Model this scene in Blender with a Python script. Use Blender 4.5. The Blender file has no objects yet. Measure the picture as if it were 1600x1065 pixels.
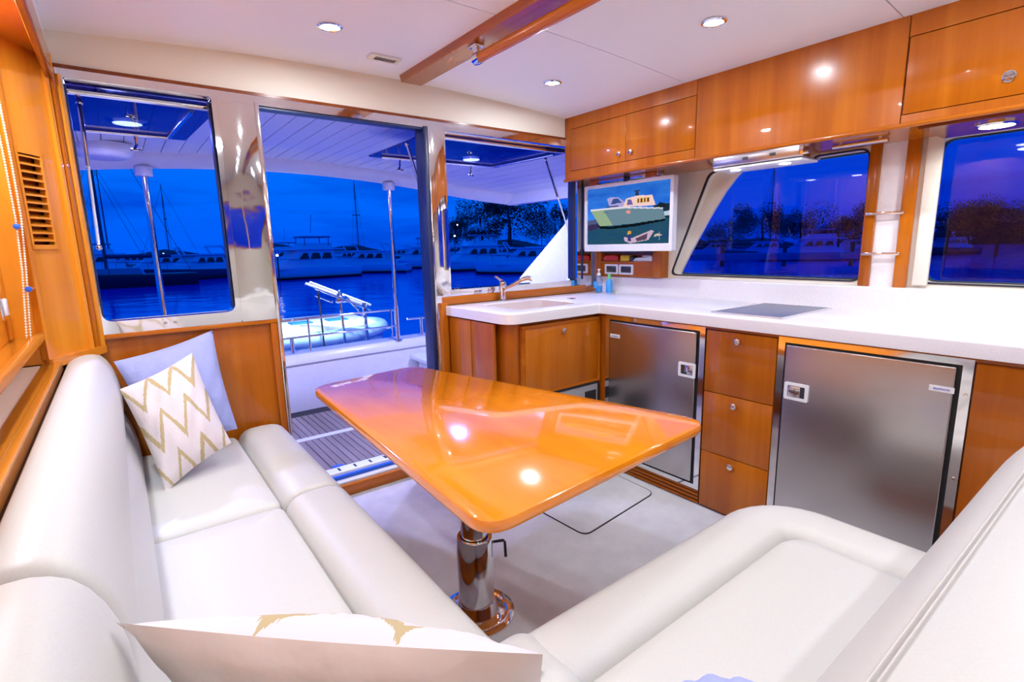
import bpy, bmesh, math, random
import numpy as np
from mathutils import Vector, Matrix
random.seed(7)
S = bpy.context.scene
COL = S.collection

# ------------------------------------------------------------------ camera
F_PX = 804.28
cam_d = bpy.data.cameras.new('camera'); cam = bpy.data.objects.new('camera', cam_d); COL.objects.link(cam)
cam_d.sensor_width = 36.0; cam_d.lens = 36.0 * F_PX / 1600.0; cam_d.clip_start = 0.01; cam_d.clip_end = 2000
r = Vector((0.79501218, -0.60621897, -0.0213118)); u = Vector((0.12668063, 0.13156851, 0.98317941)); f = Vector((0.59321804, 0.7843394, -0.18139477))
m = Matrix((r, u, -f)).transposed().to_4x4(); m.translation = Vector((0, 0, 1.3))
cam.matrix_world = m
S.camera = cam

# ------------------------------------------------------------------ exposure, world
S.view_settings.view_transform = 'Standard'; S.view_settings.look = 'None'
S.view_settings.gamma = 1.0; S.view_settings.use_curve_mapping = False
S.view_settings.exposure = 0.0
W = bpy.data.worlds.new('dusk_sky'); S.world = W; W.use_nodes = True
nt = W.node_tree; nt.nodes.clear()
def N(nt, t, **kw):
    n = nt.nodes.new(t)
    for k, v in kw.items():
        if k in n.inputs.keys(): n.inputs[k].default_value = v
        else: setattr(n, k, v)
    return n
tc = N(nt, 'ShaderNodeTexCoord'); sx = N(nt, 'ShaderNodeSeparateXYZ'); nt.links.new(tc.outputs['Generated'], sx.inputs[0])
rp = N(nt, 'ShaderNodeValToRGB'); nt.links.new(sx.outputs['Z'], rp.inputs[0])
e = rp.color_ramp.elements
e[0].position = 0.0; e[0].color = (0.0, 0.105, 0.95, 1); e[1].position = 0.7; e[1].color = (0.0, 0.075, 0.85, 1)
x = e.new(0.16); x.color = (0.0, 0.16, 1.0, 1)
mp = N(nt, 'ShaderNodeMapping'); mp.inputs['Scale'].default_value = (2.2, 2.2, 11); nt.links.new(tc.outputs['Generated'], mp.inputs[0])
nz = N(nt, 'ShaderNodeTexNoise', Scale=1.6, Detail=5.0, Roughness=0.55); nt.links.new(mp.outputs[0], nz.inputs['Vector'])
cr = N(nt, 'ShaderNodeValToRGB'); nt.links.new(nz.outputs['Fac'], cr.inputs[0])
cr.color_ramp.elements[0].position = 0.5; cr.color_ramp.elements[0].color = (0, 0, 0, 1)
cr.color_ramp.elements[1].position = 0.7; cr.color_ramp.elements[1].color = (0.75, 0.75, 0.75, 1)
mx = N(nt, 'ShaderNodeMix', data_type='RGBA'); nt.links.new(cr.outputs[0], mx.inputs[0]); nt.links.new(rp.outputs[0], mx.inputs[6]); mx.inputs[7].default_value = (0.0, 0.045, 0.62, 1)
bg = N(nt, 'ShaderNodeBackground', Strength=1.0); nt.links.new(mx.outputs[2], bg.inputs[0])
wo = N(nt, 'ShaderNodeOutputWorld'); nt.links.new(bg.outputs[0], wo.inputs[0])

LAMP_W = 7.1          # each recessed ceiling lamp
COCKPIT_W = 52.0

# ------------------------------------------------------------------ materials
def mat(name):
    m = bpy.data.materials.new(name); m.use_nodes = True; nt = m.node_tree
    b = nt.nodes['Principled BSDF']; return m, nt, b
def plain(name, col, rough=0.5, metal=0.0, coat=0.0, bump=None, spec=None):
    m, nt, b = mat(name)
    b.inputs['Base Color'].default_value = (*col, 1); b.inputs['Roughness'].default_value = rough; b.inputs['Metallic'].default_value = metal
    b.inputs['Coat Weight'].default_value = coat; b.inputs['Coat Roughness'].default_value = 0.05
    if spec is not None: b.inputs['Specular IOR Level'].default_value = spec
    tcn = N(nt, 'ShaderNodeTexCoord')
    n = N(nt, 'ShaderNodeTexNoise', Scale=(bump[0] if bump else 30.0), Detail=3.0); nt.links.new(tcn.outputs['Object'], n.inputs['Vector'])
    if bump:
        bp = N(nt, 'ShaderNodeBump', Strength=bump[1], Distance=bump[2]); nt.links.new(n.outputs['Fac'], bp.inputs['Height']); nt.links.new(bp.outputs[0], b.inputs['Normal'])
    mxn = N(nt, 'ShaderNodeMix', data_type='RGBA'); nt.links.new(n.outputs['Fac'], mxn.inputs[0])
    mxn.inputs[6].default_value = (*[c * 0.93 for c in col], 1); mxn.inputs[7].default_value = (*[min(1, c * 1.05) for c in col], 1)
    nt.links.new(mxn.outputs[2], b.inputs['Base Color'])
    return m
def wood(name, c1, c2, c3, scale, rough=0.22, coat=0.4, bands=None):
    """scale: noise scale per axis; small value = grain runs along that axis"""
    m, nt, b = mat(name)
    tcn = N(nt, 'ShaderNodeTexCoord'); mpn = N(nt, 'ShaderNodeMapping'); mpn.inputs['Scale'].default_value = scale
    nt.links.new(tcn.outputs['Object'], mpn.inputs[0])
    n1 = N(nt, 'ShaderNodeTexNoise', Scale=9.0, Detail=6.0, Roughness=0.6); nt.links.new(mpn.outputs[0], n1.inputs['Vector'])
    rpn = N(nt, 'ShaderNodeValToRGB'); nt.links.new(n1.outputs['Fac'], rpn.inputs[0])
    el = rpn.color_ramp.elements; el[0].position = 0.3; el[0].color = (*c1, 1); el[1].position = 0.72; el[1].color = (*c3, 1)
    k = el.new(0.5); k.color = (*c2, 1)
    n2 = N(nt, 'ShaderNodeTexNoise', Scale=1.6, Detail=2.0); nt.links.new(mpn.outputs[0], n2.inputs['Vector'])
    rm = N(nt, 'ShaderNodeValToRGB'); nt.links.new(n2.outputs['Fac'], rm.inputs[0])
    rm.color_ramp.elements[0].position = .35; rm.color_ramp.elements[0].color = (.8, .76, .72, 1); rm.color_ramp.elements[1].position = .65; rm.color_ramp.elements[1].color = (1, 1, 1, 1)
    mxn = N(nt, 'ShaderNodeMix', data_type='RGBA', blend_type='MULTIPLY'); mxn.inputs[0].default_value = 1.0
    nt.links.new(rpn.outputs[0], mxn.inputs[6]); nt.links.new(rm.outputs[0], mxn.inputs[7]); nt.links.new(mxn.outputs[2], b.inputs['Base Color'])
    b.inputs['Roughness'].default_value = rough; b.inputs['Coat Weight'].default_value = coat; b.inputs['Coat Roughness'].default_value = 0.03; b.inputs['Specular IOR Level'].default_value = 0.25
    return m
T1, T2, T3 = (0.36, 0.080, 0.003), (0.48, 0.125, 0.005), (0.60, 0.180, 0.010)
M = {}
M['teak_z'] = wood('teak_upright', T1, T2, T3, (1, 1, 0.06))
M['teak_x'] = wood('teak_athwart', T1, T2, T3, (0.06, 1, 1))
M['teak_y'] = wood('teak_foreaft', T1, T2, T3, (1, 0.06, 1))
M['teak_table'] = wood('teak_table', (0.78, 0.20, 0.006), (0.88, 0.26, 0.010), (0.94, 0.31, 0.016), (0.7, 0.12, 1), 0.12, 1.0)
M['teak_dark'] = wood('teak_dark', (0.16, 0.035, 0.006), (0.24, 0.055, 0.01), (0.3, 0.08, 0.015), (1, 0.06, 1))
M['teak_honey'] = wood('teak_honey', (0.70, 0.22, 0.012), (0.84, 0.30, 0.02), (0.92, 0.38, 0.035), (1, 1, 0.06))
M['teak_honey_y'] = wood('teak_honey_y', (0.62, 0.19, 0.012), (0.74, 0.25, 0.02), (0.86, 0.33, 0.035), (1, 0.06, 1))
M['teak_deck'] = wood('teak_deck', (0.24, 0.19, 0.17), (0.32, 0.26, 0.235), (0.42, 0.35, 0.32), (1, 0.05, 1), 0.6, 0.0)
M['leather'] = plain('cream_leather', (0.58, 0.565, 0.525), 0.42, bump=(260.0, 0.05, 0.002))
M['leather_inlay'] = plain('beige_leather', (0.86, 0.66, 0.50), 0.5)
M['seam'] = plain('seam_thread', (0.60, 0.56, 0.50), 0.7)
M['ceiling'] = plain('headliner_vinyl', (0.89, 0.93, 0.94), 0.6, bump=(400.0, 0.04, 0.001))
M['cream'] = plain('cream_vinyl_wall', (0.80, 0.75, 0.64), 0.55, bump=(400.0, 0.05, 0.001))
M['white_strip'] = plain('white_panel', (0.82, 0.79, 0.80), 0.4)
M['black'] = plain('black_rubber', (0.012, 0.012, 0.016), 0.5)
M['navy'] = plain('navy_rubber', (0.01, 0.02, 0.09), 0.35)
M['chrome'] = plain('polished_stainless', (0.80, 0.79, 0.79), 0.07, 1.0)
M['mirror'] = plain('wavy_mirror_stainless', (0.82, 0.81, 0.80), 0.045, 1.0, bump=(4.0, 0.12, 0.012))
M['white_plastic'] = plain('white_plastic', (0.80, 0.80, 0.82), 0.35)
M['grey_plastic'] = plain('grey_plastic', (0.30, 0.29, 0.31), 0.4)
M['dark_grey'] = plain('dark_grey_plastic', (0.035, 0.04, 0.05), 0.3)
M['gelcoat'] = plain('white_gelcoat', (0.78, 0.78, 0.84), 0.3, coat=0.4)
M['gel_pale'] = plain('pale_fibreglass', (0.86, 0.88, 0.82), 0.35)
M['blue_pillow'] = plain('periwinkle_cotton', (0.36, 0.40, 0.74), 0.85, bump=(35.0, 0.5, 0.01))
M['blue_vinyl'] = plain('blue_track', (0.02, 0.12, 0.62), 0.3)
M['red'] = plain('red_packet', (0.62, 0.03, 0.02), 0.35); M['yellow'] = plain('yellow_packet', (0.75, 0.48, 0.02), 0.4)
M['green'] = plain('green_cap', (0.15, 0.62, 0.22), 0.4)
M['label_blue'] = plain('label_blue', (0.03, 0.04, 0.45), 0.4); M['label_cyan'] = plain('label_cyan', (0.05, 0.35, 0.80), 0.4)
M['tender_skin'] = plain('tender_skin', (0.55, 0.85, 0.88), 0.35); M['tender_blue'] = plain('tender_blue', (0.05, 0.30, 0.62), 0.4)
M['beads'] = plain('bead_white', (0.85, 0.80, 0.66), 0.35)
M['boat_white'] = plain('boat_white', (0.80, 0.82, 0.85), 0.35); M['boat_grey'] = plain('boat_grey', (0.25, 0.3, 0.4), 0.4)
M['boat_dark'] = plain('boat_dark', (0.01, 0.015, 0.03), 0.3); M['boat_navy'] = plain('boat_navy', (0.03, 0.05, 0.10), 0.3)
M['foliage'] = plain('dark_foliage', (0.015, 0.03, 0.02), 0.8); M['bark'] = plain('dark_bark', (0.02, 0.018, 0.015), 0.9)
# brushed stainless doors
m_, nt_, b_ = mat('brushed_stainless')
tcn = N(nt_, 'ShaderNodeTexCoord'); mpn = N(nt_, 'ShaderNodeMapping'); mpn.inputs['Scale'].default_value = (1, 2, 260); nt_.links.new(tcn.outputs['Object'], mpn.inputs[0])
nn = N(nt_, 'ShaderNodeTexNoise', Scale=1.0, Detail=4.0); nt_.links.new(mpn.outputs[0], nn.inputs['Vector'])
bb = N(nt_, 'ShaderNodeBump', Strength=0.15, Distance=0.001); nt_.links.new(nn.outputs['Fac'], bb.inputs['Height']); nt_.links.new(bb.outputs[0], b_.inputs['Normal'])
b_.inputs['Base Color'].default_value = (0.50, 0.47, 0.46, 1); b_.inputs['Metallic'].default_value = 1; b_.inputs['Roughness'].default_value = 0.27
M['brushed'] = m_
# carpet
m_, nt_, b_ = mat('grey_carpet')
tcn = N(nt_, 'ShaderNodeTexCoord'); n1 = N(nt_, 'ShaderNodeTexNoise', Scale=420.0, Detail=2.0); n2 = N(nt_, 'ShaderNodeTexNoise', Scale=3.0, Detail=5.0, Roughness=.7)
nt_.links.new(tcn.outputs['Object'], n1.inputs['Vector']); nt_.links.new(tcn.outputs['Object'], n2.inputs['Vector'])
ad = N(nt_, 'ShaderNodeMath', operation='ADD'); nt_.links.new(n1.outputs['Fac'], ad.inputs[0]); nt_.links.new(n2.outputs['Fac'], ad.inputs[1])
rr = N(nt_, 'ShaderNodeValToRGB'); nt_.links.new(ad.outputs[0], rr.inputs[0])
md = N(nt_, 'ShaderNodeMath', operation='MULTIPLY'); md.inputs[1].default_value = 0.5; nt_.links.new(ad.outputs[0], md.inputs[0]); nt_.links.new(md.outputs[0], rr.inputs[0])
rr.color_ramp.elements[0].position = .35; rr.color_ramp.elements[0].color = (.44, .43, .445, 1); rr.color_ramp.elements[1].position = .65; rr.color_ramp.elements[1].color = (.68, .67, .69, 1)
nt_.links.new(rr.outputs[0], b_.inputs['Base Color']); b_.inputs['Roughness'].default_value = .95
bb = N(nt_, 'ShaderNodeBump', Strength=0.5, Distance=0.004); nt_.links.new(n1.outputs['Fac'], bb.inputs['Height']); nt_.links.new(bb.outputs[0], b_.inputs['Normal'])
M['carpet'] = m_
# speckled worktop
m_, nt_, b_ = mat('speckled_worktop')
tcn = N(nt_, 'ShaderNodeTexCoord'); n1 = N(nt_, 'ShaderNodeTexNoise', Scale=420.0, Detail=1.0); nt_.links.new(tcn.outputs['Object'], n1.inputs['Vector'])
rr = N(nt_, 'ShaderNodeValToRGB'); nt_.links.new(n1.outputs['Fac'], rr.inputs[0])
rr.color_ramp.elements[0].position = .36; rr.color_ramp.elements[0].color = (.66, .64, .68, 1); rr.color_ramp.elements[1].position = .46; rr.color_ramp.elements[1].color = (.80, .78, .82, 1)
nt_.links.new(rr.outputs[0], b_.inputs['Base Color']); b_.inputs['Roughness'].default_value = .22
M['worktop'] = m_
# zigzag pillow cloth (uses the pillow's own UV)
m_, nt_, b_ = mat('zigzag_cloth')
uv = N(nt_, 'ShaderNodeUVMap'); sp = N(nt_, 'ShaderNodeSeparateXYZ'); nt_.links.new(uv.outputs[0], sp.inputs[0])
def mth(op, a, b=None, c=None):
    n = N(nt_, 'ShaderNodeMath', operation=op)
    for i, v in enumerate((a, b, c)):
        if v is None: continue
        if isinstance(v, (int, float)): n.inputs[i].default_value = v
        else: nt_.links.new(v, n.inputs[i])
    return n.outputs[0]
tri = mth('PINGPONG', mth('MULTIPLY', sp.outputs['X'], 3.0), 0.5)
vv = mth('ADD', mth('MULTIPLY', sp.outputs['Y'], 2.6), mth('MULTIPLY', tri, 1.5))
fr = mth('ABSOLUTE', mth('SUBTRACT', mth('FRACT', vv), 0.5))
nzz = N(nt_, 'ShaderNodeTexNoise', Scale=38.0, Detail=3.0); mpp = N(nt_, 'ShaderNodeMapping'); mpp.inputs['Scale'].default_value = (3, .6, 1)
nt_.links.new(uv.outputs[0], mpp.inputs[0]); nt_.links.new(mpp.outputs[0], nzz.inputs['Vector'])
nlow = N(nt_, 'ShaderNodeTexNoise', Scale=2.5, Detail=1.0); nt_.links.new(uv.outputs[0], nlow.inputs['Vector'])
edge = mth('ADD', mth('MULTIPLY', nlow.outputs['Fac'], 0.22), mth('MULTIPLY', mth('SUBTRACT', nzz.outputs['Fac'], 0.5), 0.22))
msk = mth('LESS_THAN', fr, edge)
mxc = N(nt_, 'ShaderNodeMix', data_type='RGBA'); nt_.links.new(mth('MULTIPLY', msk, 0.85), mxc.inputs[0])
mxc.inputs[6].default_value = (0.70, 0.62, 0.63, 1); mxc.inputs[7].default_value = (0.44, 0.33, 0.12, 1)
nt_.links.new(mxc.outputs[2], b_.inputs['Base Color']); b_.inputs['Roughness'].default_value = .85
wv = N(nt_, 'ShaderNodeTexNoise', Scale=9.0, Detail=3.0); nt_.links.new(uv.outputs[0], wv.inputs['Vector'])
bb = N(nt_, 'ShaderNodeBump', Strength=0.35, Distance=0.01); nt_.links.new(wv.outputs['Fac'], bb.inputs['Height']); nt_.links.new(bb.outputs[0], b_.inputs['Normal'])
M['zigzag'] = m_
M['pink_cloth'] = plain('pale_pink_cloth', (0.92, 0.80, 0.74), 0.85, bump=(14.0, 0.5, 0.01))
# glass: real pane, clear or tinted (mix of see-through and mirror by Fresnel)
def glass(name, tint, rough=0.0, ior=1.5, base=0.0):
    m = bpy.data.materials.new(name); m.use_nodes = True; nt = m.node_tree; nt.nodes.clear()
    t = N(nt, 'ShaderNodeBsdfTransparent'); t.inputs[0].default_value = (*tint, 1)
    g = N(nt, 'ShaderNodeBsdfGlossy'); g.inputs['Roughness'].default_value = rough
    lw = N(nt, 'ShaderNodeLayerWeight', Blend=0.5); pw = N(nt, 'ShaderNodeMath', operation='POWER'); nt.links.new(lw.outputs['Facing'], pw.inputs[0]); pw.inputs[1].default_value = 5.0
    a = N(nt, 'ShaderNodeMath', operation='MULTIPLY_ADD'); nt.links.new(pw.outputs[0], a.inputs[0]); a.inputs[1].default_value = .8; a.inputs[2].default_value = .03 + base
    mx = N(nt, 'ShaderNodeMixShader'); nt.links.new(a.outputs[0], mx.inputs[0]); nt.links.new(t.outputs[0], mx.inputs[1]); nt.links.new(g.outputs[0], mx.inputs[2])
    o = N(nt, 'ShaderNodeOutputMaterial'); nt.links.new(mx.outputs[0], o.inputs[0]); return m
M['glass_tint'] = glass('tinted_glass', (0.5, 0.55, 0.85)); M['glass_hatch'] = glass('hatch_glass', (0.26, 0.30, 0.62))
M['glass_clear'] = glass('clear_plastic', (0.80, 0.90, 0.95), 0.05)
M['hob'] = plain('hob_glass', (0.16, 0.17, 0.23), 0.38)
def emis(name, col, s):
    m = bpy.data.materials.new(name); m.use_nodes = True; nt = m.node_tree; nt.nodes.clear()
    e = N(nt, 'ShaderNodeEmission', Strength=s); e.inputs[0].default_value = (*col, 1); o = N(nt, 'ShaderNodeOutputMaterial'); nt.links.new(e.outputs[0], o.inputs[0]); return m
M['lamp'] = emis('lamp_lens', (0.95, 0.95, 1.0), 30); M['lamp_warm'] = emis('lamp_lens_warm', (1.0, 0.95, 0.55), 22); M['cabin_light'] = emis('far_cabin_light', (0.5, 0.85, 1.0), 4)
# water
m_, nt_, b_ = mat('harbour_water')
b_.inputs['Base Color'].default_value = (0.0, 0.05, 0.80, 1); b_.inputs['Roughness'].default_value = .10
tcn = N(nt_, 'ShaderNodeTexCoord'); n1 = N(nt_, 'ShaderNodeTexNoise', Scale=0.55, Detail=3.0); nt_.links.new(tcn.outputs['Object'], n1.inputs['Vector'])
bb = N(nt_, 'ShaderNodeBump', Strength=0.22, Distance=0.25); nt_.links.new(n1.outputs['Fac'], bb.inputs['Height']); nt_.links.new(bb.outputs[0], b_.inputs['Normal'])
b_.inputs['IOR'].default_value = 2.2
M['water'] = m_

# ------------------------------------------------------------------ mesh helpers
class MB:
    """collects shapes (world coordinates) and links them as ONE mesh object"""
    def __init__(s): s.bm = bmesh.new()
    def box(s, x0, x1, y0, y1, z0, z1, bev=0.0, seg=2):
        b = bmesh.new(); bmesh.ops.create_cube(b, size=1.0)
        for v in b.verts: v.co = Vector(((x0 + x1) / 2 + v.co.x * (x1 - x0), (y0 + y1) / 2 + v.co.y * (y1 - y0), (z0 + z1) / 2 + v.co.z * (z1 - z0)))
        if bev > 0: bmesh.ops.bevel(b, geom=b.edges[:], offset=min(bev, .49 * min(abs(x1 - x0), abs(y1 - y0), abs(z1 - z0))), segments=seg, profile=.5, affect='EDGES')
        return s.add(b)
    def add(s, b):
        me = bpy.data.meshes.new('t'); b.to_mesh(me); b.free(); s.bm.from_mesh(me); bpy.data.meshes.remove(me); return s
    def prism(s, pts, axis, a0, a1, bev=0.0, seg=2):
        """polygon pts in the plane normal to axis; extruded from a0 to a1. axis x: pts=(y,z); y: (x,z); z: (x,y)"""
        b = bmesh.new()
        def P(p, a): return {'x': (a, p[0], p[1]), 'y': (p[0], a, p[1]), 'z': (p[0], p[1], a)}[axis]
        lo = [b.verts.new(P(p, a0)) for p in pts]; hi = [b.verts.new(P(p, a1)) for p in pts]
        b.faces.new(lo); b.faces.new(hi[::-1]); n = len(pts)
        for i in range(n): b.faces.new((lo[i], hi[i], hi[(i + 1) % n], lo[(i + 1) % n]))
        bmesh.ops.recalc_face_normals(b, faces=b.faces[:])
        if bev > 0:
            eds = [e for e in b.edges if (e.verts[0] in lo) == (e.verts[1] in lo)]
            bmesh.ops.bevel(b, geom=eds, offset=bev, segments=seg, profile=.5, affect='EDGES')
        return s.add(b)
    def ring(s, outer, inner, axis, a0, a1):
        """frame: same point count outer/inner polygons, extruded"""
        b = bmesh.new()
        def P(p, a): return {'x': (a, p[0], p[1]), 'y': (p[0], a, p[1]), 'z': (p[0], p[1], a)}[axis]
        V = [[b.verts.new(P(p, a)) for p in poly] for poly in (outer, inner) for a in (a0, a1)]
        n = len(outer)
        for i in range(n):
            j = (i + 1) % n
            b.faces.new((V[0][i], V[0][j], V[1][j], V[1][i])); b.faces.new((V[2][i], V[3][i], V[3][j], V[2][j]))
            b.faces.new((V[0][i], V[2][i], V[2][j], V[0][j])); b.faces.new((V[1][i], V[1][j], V[3][j], V[3][i]))
        bmesh.ops.recalc_face_normals(b, faces=b.faces[:])
        return s.add(b)
    def tube(s, pts, rad, n=12, caps=True):
        pts = [Vector(p) for p in pts]; rads = rad if isinstance(rad, (list, tuple)) else [rad] * len(pts)
        b = bmesh.new(); rings = []; up = None
        for i, p in enumerate(pts):
            d = (pts[min(i + 1, len(pts) - 1)] - pts[max(i - 1, 0)]).normalized()
            if up is None: up = d.orthogonal().normalized()
            a = (up - d * up.dot(d)).normalized(); c = d.cross(a); up = a
            rings.append([b.verts.new(p + (a * math.cos(t) + c * math.sin(t)) * rads[i]) for t in [2 * math.pi * k / n for k in range(n)]])
        for A, B in zip(rings, rings[1:]):
            for k in range(n): b.faces.new((A[k], A[(k + 1) % n], B[(k + 1) % n], B[k]))
        if caps: b.faces.new(rings[0][::-1]); b.faces.new(rings[-1])
        return s.add(b)
    def lathe(s, c, prof, axis='z', n=28):
        """prof: (radius, height) list revolved about the axis through c"""
        b = bmesh.new(); c = Vector(c); rings = []
        for rr, h in prof:
            ring = []
            for k in range(n):
                t = 2 * math.pi * k / n; a, d = rr * math.cos(t), rr * math.sin(t)
                ring.append(b.verts.new(c + Vector({'z': (a, d, h), 'x': (h, a, d), 'y': (a, h, d)}[axis])))
            rings.append(ring)
        for A, B in zip(rings, rings[1:]):
            for k in range(n): b.faces.new((A[k], A[(k + 1) % n], B[(k + 1) % n], B[k]))
        b.faces.new(rings[0][::-1]); b.faces.new(rings[-1]); bmesh.ops.recalc_face_normals(b, faces=b.faces[:])
        return s.add(b)
    def loft(s, secs, close=True):
        """list of equal-length 3D sections; ends are capped"""
        b = bmesh.new(); R = [[b.verts.new(p) for p in sec] for sec in secs]; n = len(secs[0])
        for A, B in zip(R, R[1:]):
            for k in range(n if close else n - 1): b.faces.new((A[k], A[(k + 1) % n], B[(k + 1) % n], B[k]))
        if close: b.faces.new(R[0][::-1]); b.faces.new(R[-1])
        bmesh.ops.recalc_face_normals(b, faces=b.faces[:])
        return s.add(b)
    def build(s, name, m, parent=None, smooth=True, **tags):
        bmesh.ops.recalc_face_normals(s.bm, faces=s.bm.faces[:])
        if parent is not None:
            off = WORLD[parent.name]; bmesh.ops.translate(s.bm, verts=s.bm.verts[:], vec=-off)
        me = bpy.data.meshes.new(name); s.bm.to_mesh(me); s.bm.free()
        me.materials.append(m)
        o = bpy.data.objects.new(name, me); COL.objects.link(o)
        if smooth:
            me.polygons.foreach_set('use_smooth', [True] * len(me.polygons)); me.update()
            sharp = [False] * len(me.edges)
            bm = bmesh.new(); bm.from_mesh(me)
            for e in bm.edges:
                if len(e.link_faces) == 2 and e.calc_face_angle(0) > math.radians(38): e.smooth = False
            bm.to_mesh(me); bm.free()
        if parent is not None: o.parent = parent; WORLD[o.name] = WORLD[parent.name]
        else: WORLD[o.name] = Vector((0, 0, 0))
        for k, v in tags.items(): o[k] = v
        return o
WORLD = {}
def thing(name, loc, label, cat, group=None):
    o = bpy.data.objects.new(name, None); COL.objects.link(o); o.location = loc; o.empty_display_size = .05
    o['label'] = label; o['category'] = cat
    if group: o['group'] = group
    WORLD[o.name] = Vector(loc); return o
def base(name, loc):      # structure root
    o = bpy.data.objects.new(name, None); COL.objects.link(o); o.location = loc; o.empty_display_size = .05
    o['kind'] = 'structure'; WORLD[o.name] = Vector(loc); return o
def B(*a, **k): return MB().box(*a, **k)
def dup(root, loc, label=None, rotz=None, group=None):
    def cp(o, parent):
        c = o.copy(); COL.objects.link(c); c.parent = parent
        for ch in o.children: cp(ch, c)
        return c
    r_ = cp(root, None); r_.location = loc
    if rotz is not None: r_.rotation_euler = (0, 0, rotz)
    if label: r_['label'] = label
    if group: r_['group'] = group
    return r_
def text(body, size, mtx, m, parent, name='lettering', extrude=0.0005):
    c = bpy.data.curves.new(name, 'FONT'); c.body = body; c.size = size; c.extrude = extrude; c.align_x = 'CENTER'; c.align_y = 'CENTER'
    t = bpy.data.objects.new(name, c); COL.objects.link(t); bpy.context.view_layer.update()
    me = bpy.data.meshes.new_from_object(t); bpy.data.objects.remove(t)
    o = bpy.data.objects.new(name, me); COL.objects.link(o); me.materials.clear(); me.materials.append(m)
    me.transform(mtx); me.transform(Matrix.Translation(-WORLD[parent.name])); o.parent = parent; WORLD[o.name] = WORLD[parent.name]; return o
# lettering planes: facing -X (on faces looking to port): text runs along -Y ; facing -Y: text runs along +X
def face_negx(x, y, z): return Matrix(((0, 0, -1, x), (-1, 0, 0, y), (0, 1, 0, z), (0, 0, 0, 1)))
def face_negy(x, y, z): return Matrix(((1, 0, 0, x), (0, 0, -1, y), (0, 1, 0, z), (0, 0, 0, 1)))
def rrect(x0, x1, y0, y1, r_, n=5):
    out = []
    for cx, cy, a in ((x1 - r_, y1 - r_, 0), (x0 + r_, y1 - r_, 90), (x0 + r_, y0 + r_, 180), (x1 - r_, y0 + r_, 270)):
        for k in range(n + 1):
            t = math.radians(a + 90 * k / n); out.append((cx + r_ * math.cos(t), cy + r_ * math.sin(t)))
    return out
def rpoly(pts, rads, n=6):
    """round each corner of a polygon"""
    out = []; L = len(pts)
    for i in range(L):
        p = Vector(pts[i]); a = (Vector(pts[i - 1]) - p).normalized(); b = (Vector(pts[(i + 1) % L]) - p).normalized(); rr = rads[i] if isinstance(rads, (list, tuple)) else rads
        p0 = p + a * rr; p1 = p + b * rr
        for k in range(n + 1):
            t = k / n; out.append(tuple(p0 * (1 - t) ** 2 + p * 2 * t * (1 - t) + p1 * t * t))
    return out

YW = 2.62      # inner face of the aft bulkhead
def ceil_z(x): return 2.157 - 0.05 * ((x - 1.22) / 1.25) ** 2
def roof_z(x): return 2.09 - 0.045 * (x - 1.2) ** 2

# ================================================================== STRUCTURE
B(-0.6, 2.9, -2.6, YW, -0.05, 0.0).build('floor', M['carpet'], kind='structure')
# ceiling of vinyl panels with recessed joints
ce = base('ceiling', (1.2, 0, 2.1))
MBc = MB()
xs = [-0.12 + i * (2.62 / 24) for i in range(25)]
def camber(y0, y1, x0=-0.12, x1=2.5, dz=0.0, th=0.02, nx=24):
    mb = MB(); secs = []
    for y in (y0, y1):
        X = [x0 + (x1 - x0) * i / nx for i in range(nx + 1)]
        secs.append([(x_, y, ceil_z(x_) + dz) for x_ in X] + [(x_, y, ceil_z(x_) + dz + th) for x_ in X[::-1]])
    return mb.loft(secs)
camber(-2.6, YW + .05, dz=0.02, th=0.03, x0=-.5, x1=2.9).build('ceiling_backing', M['black'], ce)
for y0, y1 in ((1.722, 2.62), (0.782, 1.718), (-0.16, 0.778), (-1.1, -0.164), (-2.6, -1.104)):
    camber(y0, y1, x0=-.12).build('ceiling_panel', M['ceiling'], ce)
# aft bulkhead
aft = base('wall_aft', (1.2, YW, 1.0))
pts = [(x_, ceil_z(x_) + .02) for x_ in [-0.5 + i * .2 for i in range(18)]]
MB().prism([(-0.5, 1.99), (2.9, 1.99)] + pts[::-1], 'y', YW, YW + .08).build('upper_panel', M['cream'], aft)
B(-0.10, 2.46, YW - .008, YW + .02, 1.977, 1.990).build('header_lip', M['teak_dark'], aft)
B(-0.10, 2.60, YW - .006, YW + .08, 1.948, 1.977).build('header_strip', M['mirror'], aft)
B(-0.6, -0.115, YW, YW + .08, -.3, 2.0).build('corner_panel', M['teak_z'], aft)
B(-0.115, 0.60, YW + .012, YW + .08, -.25, 0.985).build('lower_panel', M['teak_z'], aft)
B(-0.115, 0.60, YW - .012, YW + .02, 0.965, 0.985, .004).build('panel_rail', M['teak_x'], aft)
B(0.545, 0.575, YW - .012, YW + .02, 0.05, 0.965, .004).build('panel_stile', M['teak_z'], aft)
# galley side below the window
B(1.45, 2.84, YW, YW + .08, -.25, 1.0).build('galley_panel', M['teak_z'], aft)
B(1.475, 2.64, YW - .02, YW + .03, 0.97, 1.018, .004).build('sill_rail', M['teak_x'], aft)
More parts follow.
